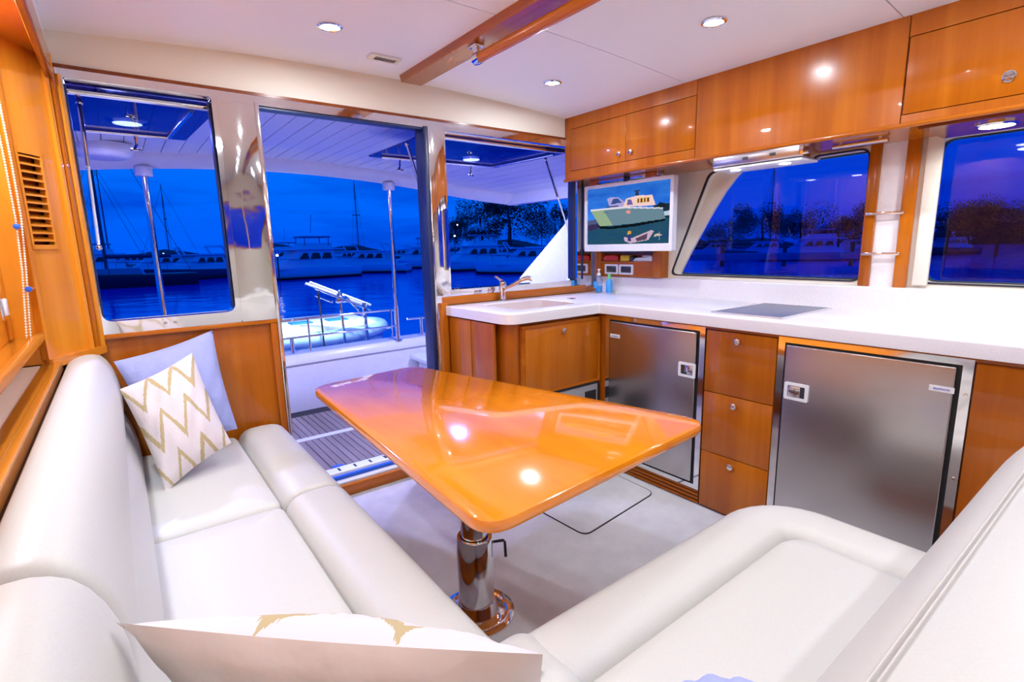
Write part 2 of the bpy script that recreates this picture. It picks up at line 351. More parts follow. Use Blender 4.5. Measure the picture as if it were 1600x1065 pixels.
# left window: stainless surround (window_1) and opening
w1 = base('window_1', (0.17, YW, 1.5))
o_ = rpoly([(-0.115, 0.985), (0.43, 0.985), (0.43, 1.950), (-0.115, 1.950)], [.012, .012, .002, .002]); i_ = rpoly([(-0.070, 1.035), (0.408, 1.035), (0.408, 1.946), (-0.070, 1.946)], [.04, .04, .010, .010])
MB().ring(o_, i_, 'y', YW - .010, YW + .085).build('window_frame', M['mirror'], w1)
B(-0.055, 0.40, YW + .02, YW + .05, 1.028, 1.040).build('sill_bead', M['chrome'], w1)
for x0 in (0.400, -0.070): B(x0, x0 + .006, YW + .02, YW + .06, 1.05, 1.93).build('jamb_seal', M['navy'], w1)
for x0 in (0.13, 0.165): B(x0, x0 + .012, YW - .013, YW - .010, 1.006, 1.016).build('frame_fastener', M['grey_plastic'], w1)
# convex polished pillar between window and door
tr = base('trim_1', (0.5, YW, 1.2))
secs = []
for z in [0.985 + i * (0.963 / 40) for i in range(41)]:
    row = []
    for k in range(17):
        t = k / 16; X = 0.430 + .150 * t
        row.append((X, YW - .012 - .004 * math.sin(math.pi * t) - .0012 * math.sin(z * 15 + 1) * math.sin(math.pi * t), z))
    secs.append(row + [(0.58, YW + .08, z), (0.430, YW + .08, z)])
MB().loft(secs).build('pillar_cladding', M['mirror'], tr)
B(0.575, 0.592, YW - .02, YW + .09, 0.0, 1.948, .003).build('door_edge', M['chrome'], tr)
B(0.60 - .03, 0.60, YW + .02, YW + .09, 0.0, .985).build('inner_edge', M['dark_grey'], tr)
tr2 = base('trim_2', (1.48, YW, 1.2))
secs = []
for z in [0.985 + i * (0.963 / 30) for i in range(31)]:
    row = []
    for k in range(13):
        t = k / 12; X = 1.438 + .092 * t
        row.append((X, YW - .008 - .003 * math.sin(math.pi * t), z))
    secs.append(row + [(1.53, YW + .08, z), (1.438, YW + .08, z)])
MB().loft(secs).build('pillar_cladding', M['mirror'], tr2)
B(1.405, 1.428, YW - .012, YW + .09, 0.0, 1.945, .003).build('door_edge', M['navy'], tr2)
B(1.428, 1.440, YW - .016, YW + .05, 0.0, 1.948, .003).build('door_edge_bead', M['chrome'], tr2)
B(1.440, 1.462, YW - .012, YW + .05, 0.0, 0.985, .003).build('lower_trim', M['chrome'], tr2)
B(1.455, 1.50, YW - .03, YW + .02, 0.0, 0.985, .003).build('galley_post', M['teak_z'], tr2)
# door frame head
dr = base('door_1', (1.0, YW, 1.0))
B(0.592, 1.44, YW + .0, YW + .06, 1.928, 1.948).build('door_head', M['navy'], dr)
B(0.592, 1.44, YW - .008, YW + .0, 1.938, 1.950).build('head_bead', M['chrome'], dr)
B(0.58, 1.46, YW - .03, YW + .05, 0.0, 0.062, .004).build('sill_riser', M['teak_x'], dr)
B(0.58, 1.46, YW - .01, YW + .16, 0.055, 0.075, .004).build('sill_track', M['gelcoat'], dr)
B(0.60, 1.44, YW + .03, YW + .055, 0.072, 0.092, .002).build('track_runner', M['blue_vinyl'], dr)
B(0.60, 1.44, YW + .075, YW + .16, 0.072, 0.096, .003).build('track_block', M['gel_pale'], dr)
for i in range(9): B(0.66 + i * .09, 0.672 + i * .09, YW + .10, YW + .14, .0945, .0975).build('drain_slot', M['dark_grey'], dr)
# right window
w2 = base('window_2', (2.1, YW, 1.5))
o_ = rpoly([(1.530, 1.012), (2.70, 1.012), (2.70, 1.950), (1.530, 1.950)], .008); i_ = rpoly([(1.540, 1.055), (2.560, 1.055), (2.560, 1.935), (1.540, 1.935)], .012)
MB().ring(o_, i_, 'y', YW - .008, YW + .085).build('window_frame', M['mirror'], w2)
B(2.548, 2.562, YW + .02, YW + .07, 1.06, 1.93).build('jamb_seal', M['navy'], w2)
B(2.60, 2.615, YW - .012, YW - .004, 1.06, 1.73).build('jamb_bead', M['navy'], w2)
for x0 in (1.70, 1.80): B(x0, x0 + .05, YW - .016, YW - .006, 1.02, 1.04, .003).build('window_catch', M['chrome'], w2)

# starboard wall with window openings
XS = 2.83
sb = base('wall_starboard', (XS, 1, 1))
W1 = rpoly([(2.035, 1.098), (0.965, 1.098), (0.975, 1.708), (1.79, 1.698)], .045, 6)
W2 = rpoly([(0.735, 1.100), (-0.60, 1.100), (-0.60, 1.712), (0.730, 1.712)], .045, 6)
def wall_with_hole(y_hi, y_lo, hole):
    out = []
    n = len(hole)
    # outer ring with matching count: project hole points outward onto the rectangle
    cy = sum(p[0] for p in hole) / n; cz = sum(p[1] for p in hole) / n
    for (a, b) in hole:
        dx, dz = a - cy, b - cz; s_ = 1e9
        if dx > 1e-6: s_ = min(s_, (y_hi - cy) / dx)
        if dx < -1e-6: s_ = min(s_, (y_lo - cy) / dx)
        if dz > 1e-6: s_ = min(s_, (2.05 - cz) / dz)
        if dz < -1e-6: s_ = min(s_, (0.3 - cz) / dz)
        out.append((cy + dx * s_, cz + dz * s_))
    # snap the four points nearest to the rectangle corners
    for c in ((y_hi, 2.05), (y_hi, .3), (y_lo, 2.05), (y_lo, .3)):
        j = min(range(n), key=lambda q: (out[q][0] - c[0]) ** 2 + (out[q][1] - c[1]) ** 2); out[j] = c
    return out
MB().ring(wall_with_hole(2.75, 0.87, W1), W1, 'x', XS, XS + .11).build('window_wall_panel', M['cream'], sb)
MB().ring(wall_with_hole(0.87, -0.9, W2), W2, 'x', XS, XS + .11).build('window_wall_panel', M['cream'], sb)
B(XS, XS + .11, -2.6, -0.9, 0, 2.05).build('forward_panel', M['cream'], sb)
B(XS, XS + .11, -2.6, 2.75, 0, .31).build('lower_panel', M['cream'], sb)
def inset(poly, d):
    cy = sum(p[0] for p in poly) / len(poly); cz = sum(p[1] for p in poly) / len(poly)
    return [(a - d * math.copysign(1, a - cy), b - d * math.copysign(1, b - cz)) for a, b in poly]
for nme, P_ in (('window_3', W1), ('window_4', W2)):
    wn = base(nme, (XS + .08, P_[0][0], 1.1))
    MB().ring(inset(P_, -.004), inset(P_, .003), 'x', XS - .003, XS + .012).build('window_gasket', M['black'], wn)
    MB().ring(inset(P_, -.002), inset(P_, .008), 'x', XS + .080, XS + .10).build('window_frame', M['dark_grey'], wn)
    MB().prism(inset(P_, .012), 'x', XS + .084, XS + .090).build('pane', M['glass_tint'], wn, smooth=False)
fil = [(2.035, 1.095)] + [(2.035 - .24 * t, 1.095 + .62 * t) for t in (.33, .66, 1.0)] + [(1.626, 1.715), (1.626, 1.687), (1.66, 1.655), (1.718, 1.587), (1.821, 1.431), (1.961, 1.185), (2.005, 1.095)]
MB().prism(fil, 'x', XS + .055, XS + .078, .003).build('window_reveal', M['cream'], sb)
# pillar between starboard windows
pl = base('trim_3', (XS, .87, 1.4))
B(XS - .03, XS + .0, 0.92, 0.965, 1.075, 1.755, .006).build('wooden_post', M['teak_z'], pl)
B(XS - .03, XS + .0, 0.775, 0.825, 1.075, 1.755, .006).build('wooden_post', M['teak_z'], pl)
B(XS - .012, XS, 0.825, 0.92, 1.075, 1.755).build('white_infill', M['white_strip'], pl)
B(XS - .02, XS, 0.700, 0.755, 1.09, 1.76, .004).build('cream_surround', M['cream'], pl)

# port side: window wall, soffit, header, ledge
pw = base('wall_port', (-0.36, 1, 1.4))
B(-0.34, -0.31, -2.6, 2.385, 1.016, 2.0).build('shutter_panel', M['teak_honey'], pw)
for yy in (2.355, 1.2): B(-0.311, -0.303, yy - .03, yy + .03, 1.03, 1.995, .003).build('shutter_stile', M['teak_honey'], pw)
B(-0.40, -0.225, 2.385, 2.41, 0.93, 2.02).build('end_panel', M['teak_honey'], pw)
B(-0.40, -0.105, -2.6, YW, 2.0, 2.03).build('soffit', M['teak_honey_y'], pw)
B(-0.118, -0.095, -2.6, YW, 1.925, 2.03, .006).build('header_board', M['teak_y'], pw)
B(-0.116, -0.100, -2.6, YW, 2.03, 2.13).build('upper_strip', M['ceiling'], pw)
B(-0.250, -0.194, -2.6, 2.39, 0.90, 0.93, .004).build('ledge_board', M['teak_honey_y'], pw)
B(-0.215, -0.193, -2.6, 2.36, 0.915, 0.938, .006).build('ledge_nosing', M['teak_honey_y'], pw)
B(-0.40, -0.250, -2.6, 2.385, 0.895, 0.926).build('leather_inlay', M['leather_inlay'], pw)
B(-0.40, -0.205, -2.6, 2.42, 0.0, 0.90).build('lower_panel', M['teak_y'], pw)
# angled louvre panel
A_ = Vector((-0.232, 2.383)); B_ = Vector((-0.092, 2.612)); D_ = (B_ - A_).normalized(); Nn = Vector((D_.y, -D_.x))   # Nn points into the cabin
def ang(t0, t1, n0, n1, z0, z1):
    L = (B_ - A_).length; q = []
    for t, n in ((t0, n0), (t1, n0), (t1, n1), (t0, n1)): q.append(tuple(A_ + D_ * (t * L) + Nn * n))
    return MB().prism(q, 'z', z0, z1)
vz0, vz1 = 1.335, 1.645; t0, t1 = .112, .49
for a in ((0, t0, -.02, 0, .93, 2.02), (t1, 1.0, -.02, 0, .93, 2.02), (t0, t1, -.02, 0, .93, vz0), (t0, t1, -.02, 0, vz1, 2.02)):
    ang(*a).build('angled_panel', M['teak_honey'], pw)
ang(-.02, 1.02, 0, .022, .915, .945).build('panel_foot_rail', M['teak_honey_y'], pw)
ang(-.03, .03, -.01, .012, .945, 2.0).build('corner_bead', M['teak_honey'], pw)
for i, (tt, w_) in enumerate(((.80, .05), (.89, .05), (.985, .06))):
    ang(tt - w_ / 2, tt + w_ / 2, 0, .012 + .004 * i, .94, 1.95).build('upright_moulding', M['teak_honey' if i != 1 else 'teak_z'], pw)
B(-0.118, -0.098, YW - .012, YW + .01, .985, 1.93, .004).build('upright_moulding', M['teak_z'], pw)
lv = thing('louvre_vent', (A_.x, A_.y, vz0), 'tall wooden louvred air vent with twelve slats in the angled panel at left', 'vent')
fr_ = MB()
L = (B_ - A_).length
for a in ((t0 - .02, t0 + .012, -.0, .004, vz0 - .012, vz1 + .012), (t1 - .012, t1 + .02, -.0, .004, vz0 - .012, vz1 + .012), (t0, t1, 0, .004, vz0 - .012, vz0 + .004), (t0, t1, 0, .004, vz1 - .004, vz1 + .012)):
    q = []
    for t, n in ((a[0], a[2]), (a[1], a[2]), (a[1], a[3]), (a[0], a[3])): q.append(tuple(A_ + D_ * (t * L) + Nn * n))
    fr_.prism(q, 'z', a[4], a[5])
fr_.build('vent_frame', M['teak_honey'], lv)
ang(t0, t1, -.035, -.03, vz0, vz1).build('vent_backing', M['teak_dark'], lv)
for i in range(12):
    zc = vz0 + (i + .75) * (vz1 - vz0) / 12.2
    p0 = A_ + D_ * (t0 * L); p1 = A_ + D_ * (t1 * L)
    sec = []
    for p in (p0, p1):
        sec.append([(p.x + Nn.x * n, p.y + Nn.y * n, z) for n, z in ((.002, zc - .004), (.002, zc + .002), (-.028, zc + .014), (-.028, zc + .008))])
    MB().loft(sec).build('slat', M['teak_honey'], lv, smooth=False)
# closed forward end
fw = base('wall_forward', (1.2, -2.62, 1.0))
for a in ((-.6, 2.9, 0, 1.38), (-.6, 2.9, 1.93, 2.2), (-.6, -.1, 1.38, 1.93), (2.45, 2.9, 1.38, 1.93), (1.13, 1.2, 1.38, 1.93)): B(a[0], a[1], -2.65, -2.6, a[2], a[3]).build('forward_panel', M['cream'], fw)
for nme, a, b_w in (('window_5', -.1, 1.13), ('window_6', 1.2, 2.45)):
    wn = base(nme, ((a + b_w) / 2, -2.62, 1.6))
    MB().ring(rrect(a - .01, b_w + .01, 1.37, 1.94, .03), rrect(a + .02, b_w - .02, 1.40, 1.91, .05), 'y', -2.655, -2.595).build('window_frame', M['teak_x'], wn)
    B(a, b_w, -2.63, -2.624, 1.38, 1.93).build('pane', M['glass_tint'], wn, smooth=False)
B(-0.45, -0.40, -2.6, 2.7, 0, 2.15).build('wall_port_outer', M['cream'], kind='structure')
B(2.40, 2.9, -2.6, YW, 2.14, 2.17).build('ceiling_edge', M['ceiling'], kind='structure')

# ================================================================== CEILING THINGS
def downlight(x, y, label, w=LAMP_W, z=None, mt='lamp', r_=.036, lamp=True, group=None, down=1):
    z = ceil_z(x) if z is None else z
    t = thing('downlight', (x, y, z), label, 'ceiling light', group)
    MB().lathe((x, y, z), [(r_ + .012, 0.0), (r_ + .012, -.004), (r_ + .002, -.008), (r_, -.004), (r_, 0.0)]).build('trim_ring', M['chrome'], t)
    MB().lathe((x, y, z), [(r_, -.001), (r_, -.003), (r_ * .6, -.005), (.001, -.006)], n=20).build('lens', M[mt], t)
    if lamp:
        ld = bpy.data.lights.new('downlight_lamp', 'AREA'); ld.shape = 'DISK'; ld.size = .055; ld.energy = w; ld.color = (.84, .91, 1.0)
        lo = bpy.data.objects.new('downlight_lamp', ld); COL.objects.link(lo); lo.parent = t; lo.location = (0, 0, -.012)
    return t
G = None
downlight(0.775, 2.15, 'round ceiling light left of the wooden ceiling beam, near the aft wall')
downlight(1.945, 2.17, 'round ceiling light between the beam and overhead cabinet, nearest the aft wall')
downlight(1.965, 1.255, 'round ceiling light over the galley, nearer the camera than its neighbour')
for x_, y_ in ((0.775, 1.255), (0.775, .36), (1.965, .36), (0.775, -.54), (1.965, -.54), (0.775, -1.6), (1.965, -1.6)):
    downlight(x_, y_, 'round ceiling light in the forward part of the saloon behind the camera', group='ceiling lights forward of the picture')
# soffit lamp and under-cabinet lamp
downlight(-0.23, 2.08, 'round lamp set in the orange wood soffit at the far left edge', w=9, z=2.0)
downlight(-0.23, 1.2, 'added unseen fill lamp in the port soffit, outside the picture at left', w=9, z=2.0)  # added out of view to brighten the port woodwork
bm_ = thing('ceiling_beam', (1.32, 2.5, 2.12), 'long varnished wooden beam running along the middle of the white ceiling', 'beam')
MB().prism([(1.265, 2.125), (1.375, 2.125), (1.385, 2.16), (1.255, 2.16)], 'y', -2.5, 2.555, .004).build('beam_board', M['teak_y'], bm_)
gr = thing('grab_rail', (1.31, 1.95, 2.1), 'round varnished wood handrail under the ceiling beam with chrome end bracket', 'handrail')
MB().tube([(1.31, 1.93, 2.072), (1.31, -2.3, 2.072)], .021, 16).build('wooden_rail', M['teak_y'], gr)
MB().lathe((1.31, 1.90, 2.072), [(.001, .055), (.012, .054), (.023, .045), (.0255, .03), (.0255, 0.0)], 'y').build('end_cap', M['chrome'], gr)
MB().tube([(1.31, 1.93, 2.085), (1.31, 1.935, 2.125)], [.016, .022]).box(1.285, 1.335, 1.905, 1.965, 2.113, 2.126, .006).build('bracket', M['chrome'], gr)
B(1.3295, 1.3335, -2.3, 1.90, 2.078, 2.086).build('highlight_strip', M['white_plastic'], gr)  # white strip standing in for the gloss highlight along the rail
av = thing('air_vent', (1.09, 2.36, ceil_z(1.09)), 'small silver rectangular air outlet in the ceiling beside the beam', 'vent')
z = ceil_z(1.09)
MB().ring(rrect(1.015, 1.165, 2.325, 2.395, .012), rrect(1.045, 1.145, 2.342, 2.380, .004), 'z', z - .010, z + .004).build('vent_frame', M['chrome'], av)
B(1.045, 1.145, 2.342, 2.380, z - .002, z + .002).build('vent_cavity', M['dark_grey'], av)
for i in range(4): B(1.046, 1.144, 2.346 + i * .009, 2.348 + i * .009, z - .008, z - .002).build('slat', M['grey_plastic'], av)

# ================================================================== OVERHEAD CABINET
XC = 2.455
oc = thing('overhead_cabinet', (XC, 1.0, 1.715), 'long glossy wooden overhead cabinet along the top of the galley wall', 'cabinet')
B(XC + .016, XC + .37, -2.6, YW, 1.715, 2.14).build('cabinet_body', M['teak_z'], oc)
B(XC + .012, XC + .03, 1.63, 2.57, 1.74, 2.06).build('door_gap', M['teak_dark'], oc)
ct = lambda x_: ceil_z(XC) - .0
DZ0, DZ1 = 1.775, 2.033
ys = [(2.57, YW, 1.715, 2.11), (1.645, 2.57, 1.715, DZ0 - .002), (1.645, 2.57, DZ1 + .002, 2.11), (0.757, 1.641, 1.715, 2.11), (0.10, .753, 1.715, 1.757), (0.10, .753, 2.033, 2.11), (-2.6, 0.098, 1.715, 2.11)]
for y0, y1, z0, z1 in ys: B(XC, XC + .018, y0, y1, z0, z1).build('face_panel', M['teak_z'], oc)
for y0, y1, ky in ((2.1075, 2.568, 2.150), (1.647, 2.1045, 2.062)):
    d = B(XC, XC + .018, y0, y1, DZ0 + .001, DZ1 - .001, .0012).build('door', M['teak_z'], oc)
    MB().lathe((XC, ky, 1.822), [(.011, .0), (.011, -.004), (.0125, -.008), (.0125, -.014), (.006, -.017), (.001, -.0172)], 'x', 20).build('knob', M['chrome'], d)
d = B(XC, XC + .018, 0.103, 0.750, 1.760, 2.030, .0012).build('door', M['teak_z'], oc)
B(XC + .012, XC + .03, 0.10, .76, 1.75, 2.04).build('door_gap', M['teak_dark'], oc)
MB().lathe((XC, .458, 1.822), [(.019, 0), (.019, -.004), (.016, -.005), (.013, -.002), (.012, -.005), (.001, -.006)], 'x', 24).build('flush_catch', M['chrome'], d)
MB().tube([(XC - .004, -2.6, 1.718), (XC - .004, YW, 1.718)], .010, 10).build('bottom_moulding', M['teak_y'], oc)
B(XC + .02, 2.80, .1, .70, 1.70, 1.716).build('underside_board', M['teak_dark'], oc)
ul = thing('under_cabinet_light', (2.60, .50, 1.70), 'oval lamp under the overhead cabinet above the rightmost window', 'light')
MB().lathe((2.60, .50, 1.700), [(.062, 0), (.062, -.006), (.05, -.012), (.05, 0)]).build('trim_ring', M['chrome'], ul)
MB().lathe((2.60, .50, 1.700), [(.05, -.004), (.04, -.012), (.001, -.015)]).build('lens', M['lamp'], ul)
ld = bpy.data.lights.new('under_cabinet_lamp', 'AREA'); ld.shape = 'DISK'; ld.size = .08; ld.energy = 2.5
lo = bpy.data.objects.new('under_cabinet_lamp', ld); COL.objects.link(lo); lo.parent = ul; lo.location = (0, 0, -.03)
# range hood
rh = thing('range_hood', (2.53, 1.32, 1.66), 'slim stainless cooker hood under the overhead cabinet above the large window', 'hood')
MB().prism(rpoly([(2.445, 1.662), (2.62, 1.655), (2.62, 1.714), (2.445, 1.714)], .006, 3), 'y', 1.10, 1.53).build('hood_body', M['chrome'], rh)
B(2.440, 2.446, 1.115, 1.525, 1.668, 1.706, .002).build('front_strip', M['brushed'], rh)
for y_ in (1.36, 1.23): B(2.436, 2.4405, y_ - .013, y_ + .013, 1.679, 1.692, .002).build('switch', M['dark_grey'], rh)
B(2.450, 2.61, 1.105, 1.528, 1.646, 1.656, .002).build('filter_plate', M['white_plastic'], rh)
for y_ in (1.20, 1.44): MB().lathe((2.50, y_, 1.647), [(.022, 0), (.022, -.004), (.001, -.006)]).build('hood_lamp', M['lamp'], rh)
# curtain/grab bar
cb = thing('grab_bar', (2.60, .95, 1.71), 'short horizontal chrome bar under the cabinet, right of the cooker hood', 'bar')
MB().tube([(2.62, .84, 1.702), (2.62, 1.05, 1.702)], .010).build('bar', M['chrome'], cb)
for y_ in (.87, 1.02): MB().tube([(2.62, y_, 1.702), (2.62, y_, 1.718)], .008).build('bracket', M['chrome'], cb)

# ================================================================== GALLEY BASE
XG = 2.177
sc_ = thing('sink_cabinet', (1.6, 2.1, 0), 'glossy wooden sink cabinet with rounded corner beside the doorway', 'cabinet')
foot = rpoly([(1.512, YW - .02), (1.535, 2.045), (2.19, 2.045), (2.19, YW - .02)], [.002, .07, .002, .002], 8)
MB().prism([(a + (.012 if a < 2 else 0), b + (.012 if b < 2.5 else 0)) for a, b in foot], 'z', .0, .912).build('cabinet_body', M['teak_z'], sc_)
# bowed side panels with a ripple like the photo's reflections come from gloss; build two upright side panels
B(1.500, 1.515, 2.14, 2.35, .04, .905, .003).build('side_panel', M['teak_z'], sc_)
B(1.500, 1.515, 2.36, 2.585, .04, .905, .003).build('side_panel', M['teak_z'], sc_)
d = B(1.615, 2.155, 2.028, 2.046, .53, .880, .002).build('door', M['teak_z'], sc_)
MB().ring([(1.600, .515), (2.170, .515), (2.170, .895), (1.600, .895)], [(1.617, .532), (2.153, .532), (2.153, .878), (1.617, .878)], 'y', 2.024, 2.046).build('door_surround', M['teak_x'], sc_)
MB().lathe((1.880, 2.028, .845), [(.010, 0), (.010, -.005), (.014, -.009), (.014, -.016), (.001, -.020)], 'y', 20).build('knob', M['chrome'], d)
ov = thing('built_in_oven', (1.9, 2.03, .1), 'grey front of a built-in oven below the sink cabinet door', 'oven')
B(1.60, 2.150, 2.022, 2.04, .12, .505, .004).build('oven_front', M['grey_plastic'], ov)
B(1.66, 2.00, 2.018, 2.024, .16, .40, .004).build('oven_window', M['dark_grey'], ov)
B(2.045, 2.135, 2.018, 2.024, .40, .470, .003).build('display', M['black'], ov)
MB().tube([(1.66, 2.0, .43), (2.00, 2.0, .43)], .007).tube([(1.68, 2.0, .43), (1.68, 2.024, .43)], .005).tube([(1.98, 2.0, .43), (1.98, 2.024, .43)], .005).build('oven_handle', M['chrome'], ov)
MB().ring([(1.590, .105), (2.160, .105), (2.160, .518), (1.590, .518)], [(1.60, .12), (2.150, .12), (2.150, .505), (1.60, .505)], 'y', 2.020, 2.045).build('oven_trim', M['black'], ov)
# corner post
gb = thing('galley_base_frame', (XG, 1.2, 0), 'wooden carcass and rails around the freezers under the long worktop', 'cabinet')
B(XG + .02, XG + .62, -1.4, 2.60, .0, .905).build('carcass', M['teak_dark'], gb)
B(XG - .0, XG + .022, 1.985, 2.046, .0, .905, .002).build('corner_stile', M['teak_z'], gb)
B(XG - .004, XG + .022, -1.4, 2.046, .898, .912, .002).build('top_rail', M['teak_y'], gb)
B(XG - .0, XG + .022, -1.4, 0.385, .0, .896, .001).build('end_panel', M['teak_z'], gb)
for i, z_ in enumerate((.010, .030, .050, .070)): MB().tube([(XG + .006, 1.36, z_), (XG + .006, 2.02, z_)], .007, 8).build('toe_slat', M['teak_y'], gb)
def fridge(name, y0, y1, z0, z1, lab, latch_hi, ylat, label_y, badge):
    """y0<y1: stainless framed door facing -X"""
    t = thing(name, (XG, (y0 + y1) / 2, z0), lab, 'fridge')
    MB().ring([(y0, z0), (y1, z0), (y1, z1), (y0, z1)], [(y0 + .028, z0 + .022), (y1 - .028, z0 + .022), (y1 - .028, z1 - .022), (y0 + .028, z1 - .022)], 'x', XG - .006, XG + .02).build('outer_frame', M['chrome'], t)
    B(XG + .002, XG + .02, y0 + .028, y1 - .028, z0 + .022, z1 - .022).build('door_gasket', M['black'], t)
    B(XG - .016, XG + .004, y0 + .042, y1 - .036, z0 + .034, z1 - .030, .005, 3).build('door', M['brushed'], t)
    X = XG - .016
    MB().ring(rrect(ylat - .047, ylat + .047, latch_hi - .036, latch_hi + .036, .006), rrect(ylat - .034, ylat + .034, latch_hi - .024, latch_hi + .024, .003), 'x', X - .006, X).build('latch_bezel', M['white_plastic'], t)
    B(X - .0015, X, ylat - .034, ylat + .034, latch_hi - .024, latch_hi + .024).build('latch_recess', M['dark_grey'], t)
    s_ = 1 if ylat > (y0 + y1) / 2 else -1
    B(X - .006, X - .001, ylat - .012 + s_ * .010 - .014, ylat + .012 + s_ * .010 + .010, latch_hi - .022, latch_hi + .022, .002).build('latch_paddle', M['chrome'], t)
    B(X - .0015, X, label_y - .034, label_y + .034, z1 - .120, z1 - .100).build('badge', M['white_plastic'], t)
    text(badge, .0125, face_negx(X - .0018, label_y, z1 - .110), M['label_blue'], t)
    for z_ in (z1 - .12, (z0 + z1) / 2, z0 + .1):
        yb = y0 + .012 if s_ > 0 else y1 - .012
        MB().lathe((XG - .006, yb, z_), [(.006, 0), (.006, -.002), (.001, -.003)], 'x', 10).build('frame_screw', M['chrome'], t)
    return t
fridge('freezer', 1.357, 1.983, .080, .905, 'stainless freezer with upright door and latch at right, left of the drawers', .685, 1.440, 1.905, 'isotherm')
fridge('refrigerator', .389, 1.016, .080, .905, 'wide brushed stainless fridge with square latch at left, right of the drawers', .685, .925, .462, 'isotherm')
du = thing('drawer_unit', (XG, 1.19, 0), 'narrow wooden stack of three drawers between the two steel fridge doors', 'drawer unit')
B(XG + .008, XG + .03, 1.02, 1.353, .0, .90).build('drawer_carcass', M['teak_dark'], du)
for z0, z1, kz in ((.600, .894, .858), (.300, .596, .557), (.012, .296, .262)):
    d = B(XG - .004, XG + .016, 1.022, 1.351, z0, z1, .0015).build('drawer', M['teak_z'], du)
    MB().lathe((XG - .004, 1.193, kz), [(.010, 0), (.010, -.005), (.0145, -.009), (.0145, -.017), (.010, -.021), (.001, -.022)], 'x', 20).build('knob', M['chrome'], d)
# worktop, L-shaped with sink bowl
wt = thing('worktop', (2.2, 1.4, .915), 'white speckled L-shaped galley worktop with raised back edge', 'worktop')
out = rpoly([(1.485, YW - .02), (1.500, 2.012), (2.150, 2.012), (2.150, -1.4), (2.775, -1.4), (2.775, YW - .02)], [.003, .09, .01, .003, .003, .003], 8)
def with_hole(mb, x0, x1, y0, y1): pass
sinkx0, sinkx1, sinky0, sinky1 = 1.66, 2.10, 2.13, 2.47
# top made of pieces around the sink opening: left block, right block, front and back strips
zb, zt_ = .914, .968
b = bmesh.new(); eds = []
for loop in (out, rrect(sinkx0, sinkx1, sinky0, sinky1, .03)):
    vsl = [b.verts.new((p[0], p[1], zb)) for p in loop]
    for i in range(len(vsl)): eds.append(b.edges.new((vsl[i], vsl[(i + 1) % len(vsl)])))
bmesh.ops.triangle_fill(b, use_beauty=True, use_dissolve=False, edges=eds)
ex = bmesh.ops.extrude_face_region(b, geom=b.faces[:]); bmesh.ops.translate(b, verts=[g for g in ex['geom'] if isinstance(g, bmesh.types.BMVert)], vec=(0, 0, zt_ - zb))
bmesh.ops.recalc_face_normals(b, faces=b.faces[:])
be = [e for e in b.edges if len(e.link_faces) == 2 and all(abs(v.co.z - zt_) < 1e-5 for v in e.verts) and e.calc_face_angle(0) > 1.2]
bmesh.ops.bevel(b, geom=be, offset=.007, segments=3, profile=.5, affect='EDGES')
MB().add(b).build('slab', M['worktop'], wt)
snk = thing('sink', (1.88, 2.3, .86), 'white rectangular moulded sink bowl let into the worktop by the window', 'sink')
MB().ring(rrect(sinkx0 - .002, sinkx1 + .002, sinky0 - .002, sinky1 + .002, .02), rrect(sinkx0 + .008, sinkx1 - .008, sinky0 + .008, sinky1 - .008, .03), 'z', .80, .966).build('bowl_wall', M['worktop'], snk)
B(sinkx0, sinkx1, sinky0, sinky1, .795, .806).build('bowl_floor', M['worktop'], snk)
MB().lathe((1.88, 2.3, .806), [(.04, 0), (.04, .003), (.03, .004), (.001, .002)]).build('drain', M['chrome'], snk)
cap_ = thing('worktop_inlet', (2.235, 2.33, .968), 'small flat grey cap set in the worktop right of the sink', 'cap')
MB().lathe((2.235, 2.33, .968), [(.028, 0), (.028, .002), (.022, .0035), (.001, .003)]).build('cap_disc', M['chrome'], cap_)
MB().prism([(2.762, .968), (2.775, .968), (2.83, .968), (2.83, 1.078), (2.775, 1.078), (2.768, 1.072)], 'y', -1.4, YW).build('upstand', M['worktop'], wt)
fa = thing('faucet', (1.868, 2.555, .968), 'chrome galley mixer tap with raised lever and spout, behind the sink', 'faucet')
MB().lathe((1.868, 2.555, .968), [(.026, 0), (.026, .006), (.019, .012), (.017, .06), (.022, .07), (.024, .10), (.020, .118), (.008, .126), (.001, .128)]).build('tap_body', M['chrome'], fa)
MB().tube([(1.868, 2.555, 1.03), (1.90, 2.52, 1.055), (1.945, 2.47, 1.095), (1.975, 2.44, 1.108), (1.995, 2.42, 1.098)], [.015, .014, .013, .014, .015]).build('spout', M['chrome'], fa)
MB().tube([(1.868, 2.555, 1.088), (1.852, 2.59, 1.112), (1.845, 2.60, 1.118)], [.010, .008, .006]).build('lever', M['chrome'], fa)
hb = thing('cooktop', (2.47, 1.2, .968), 'flat dark grey glass hob set in the white worktop', 'hob')
MB().prism([(2.215, 1.335), (2.205, 1.03), (2.74, 1.075), (2.70, 1.375)] and rrect(2.235, 2.72, 1.045, 1.36, .01), 'z', .966, .972, .001).build('glass_top', M['hob'], hb)
MB().ring(rrect(2.222, 2.733, 1.032, 1.373, .014), rrect(2.236, 2.719, 1.046, 1.359, .01), 'z', .966, .9735).build('hob_rim', M['chrome'], hb)
for (cx_, cy_, rr_) in ((2.37, 1.20, .075), (2.59, 1.20, .09)):
    a_ = [(cx_ + rr_ * math.cos(t), cy_ + rr_ * math.sin(t)) for t in np.linspace(0, 2 * math.pi, 33)[:-1]]
    b2 = [(cx_ + (rr_ - .003) * math.cos(t), cy_ + (rr_ - .003) * math.sin(t)) for t in np.linspace(0, 2 * math.pi, 33)[:-1]]
    MB().ring(a_, b2, 'z', .9718, .9724).build('burner_ring', M['grey_plastic'], hb)
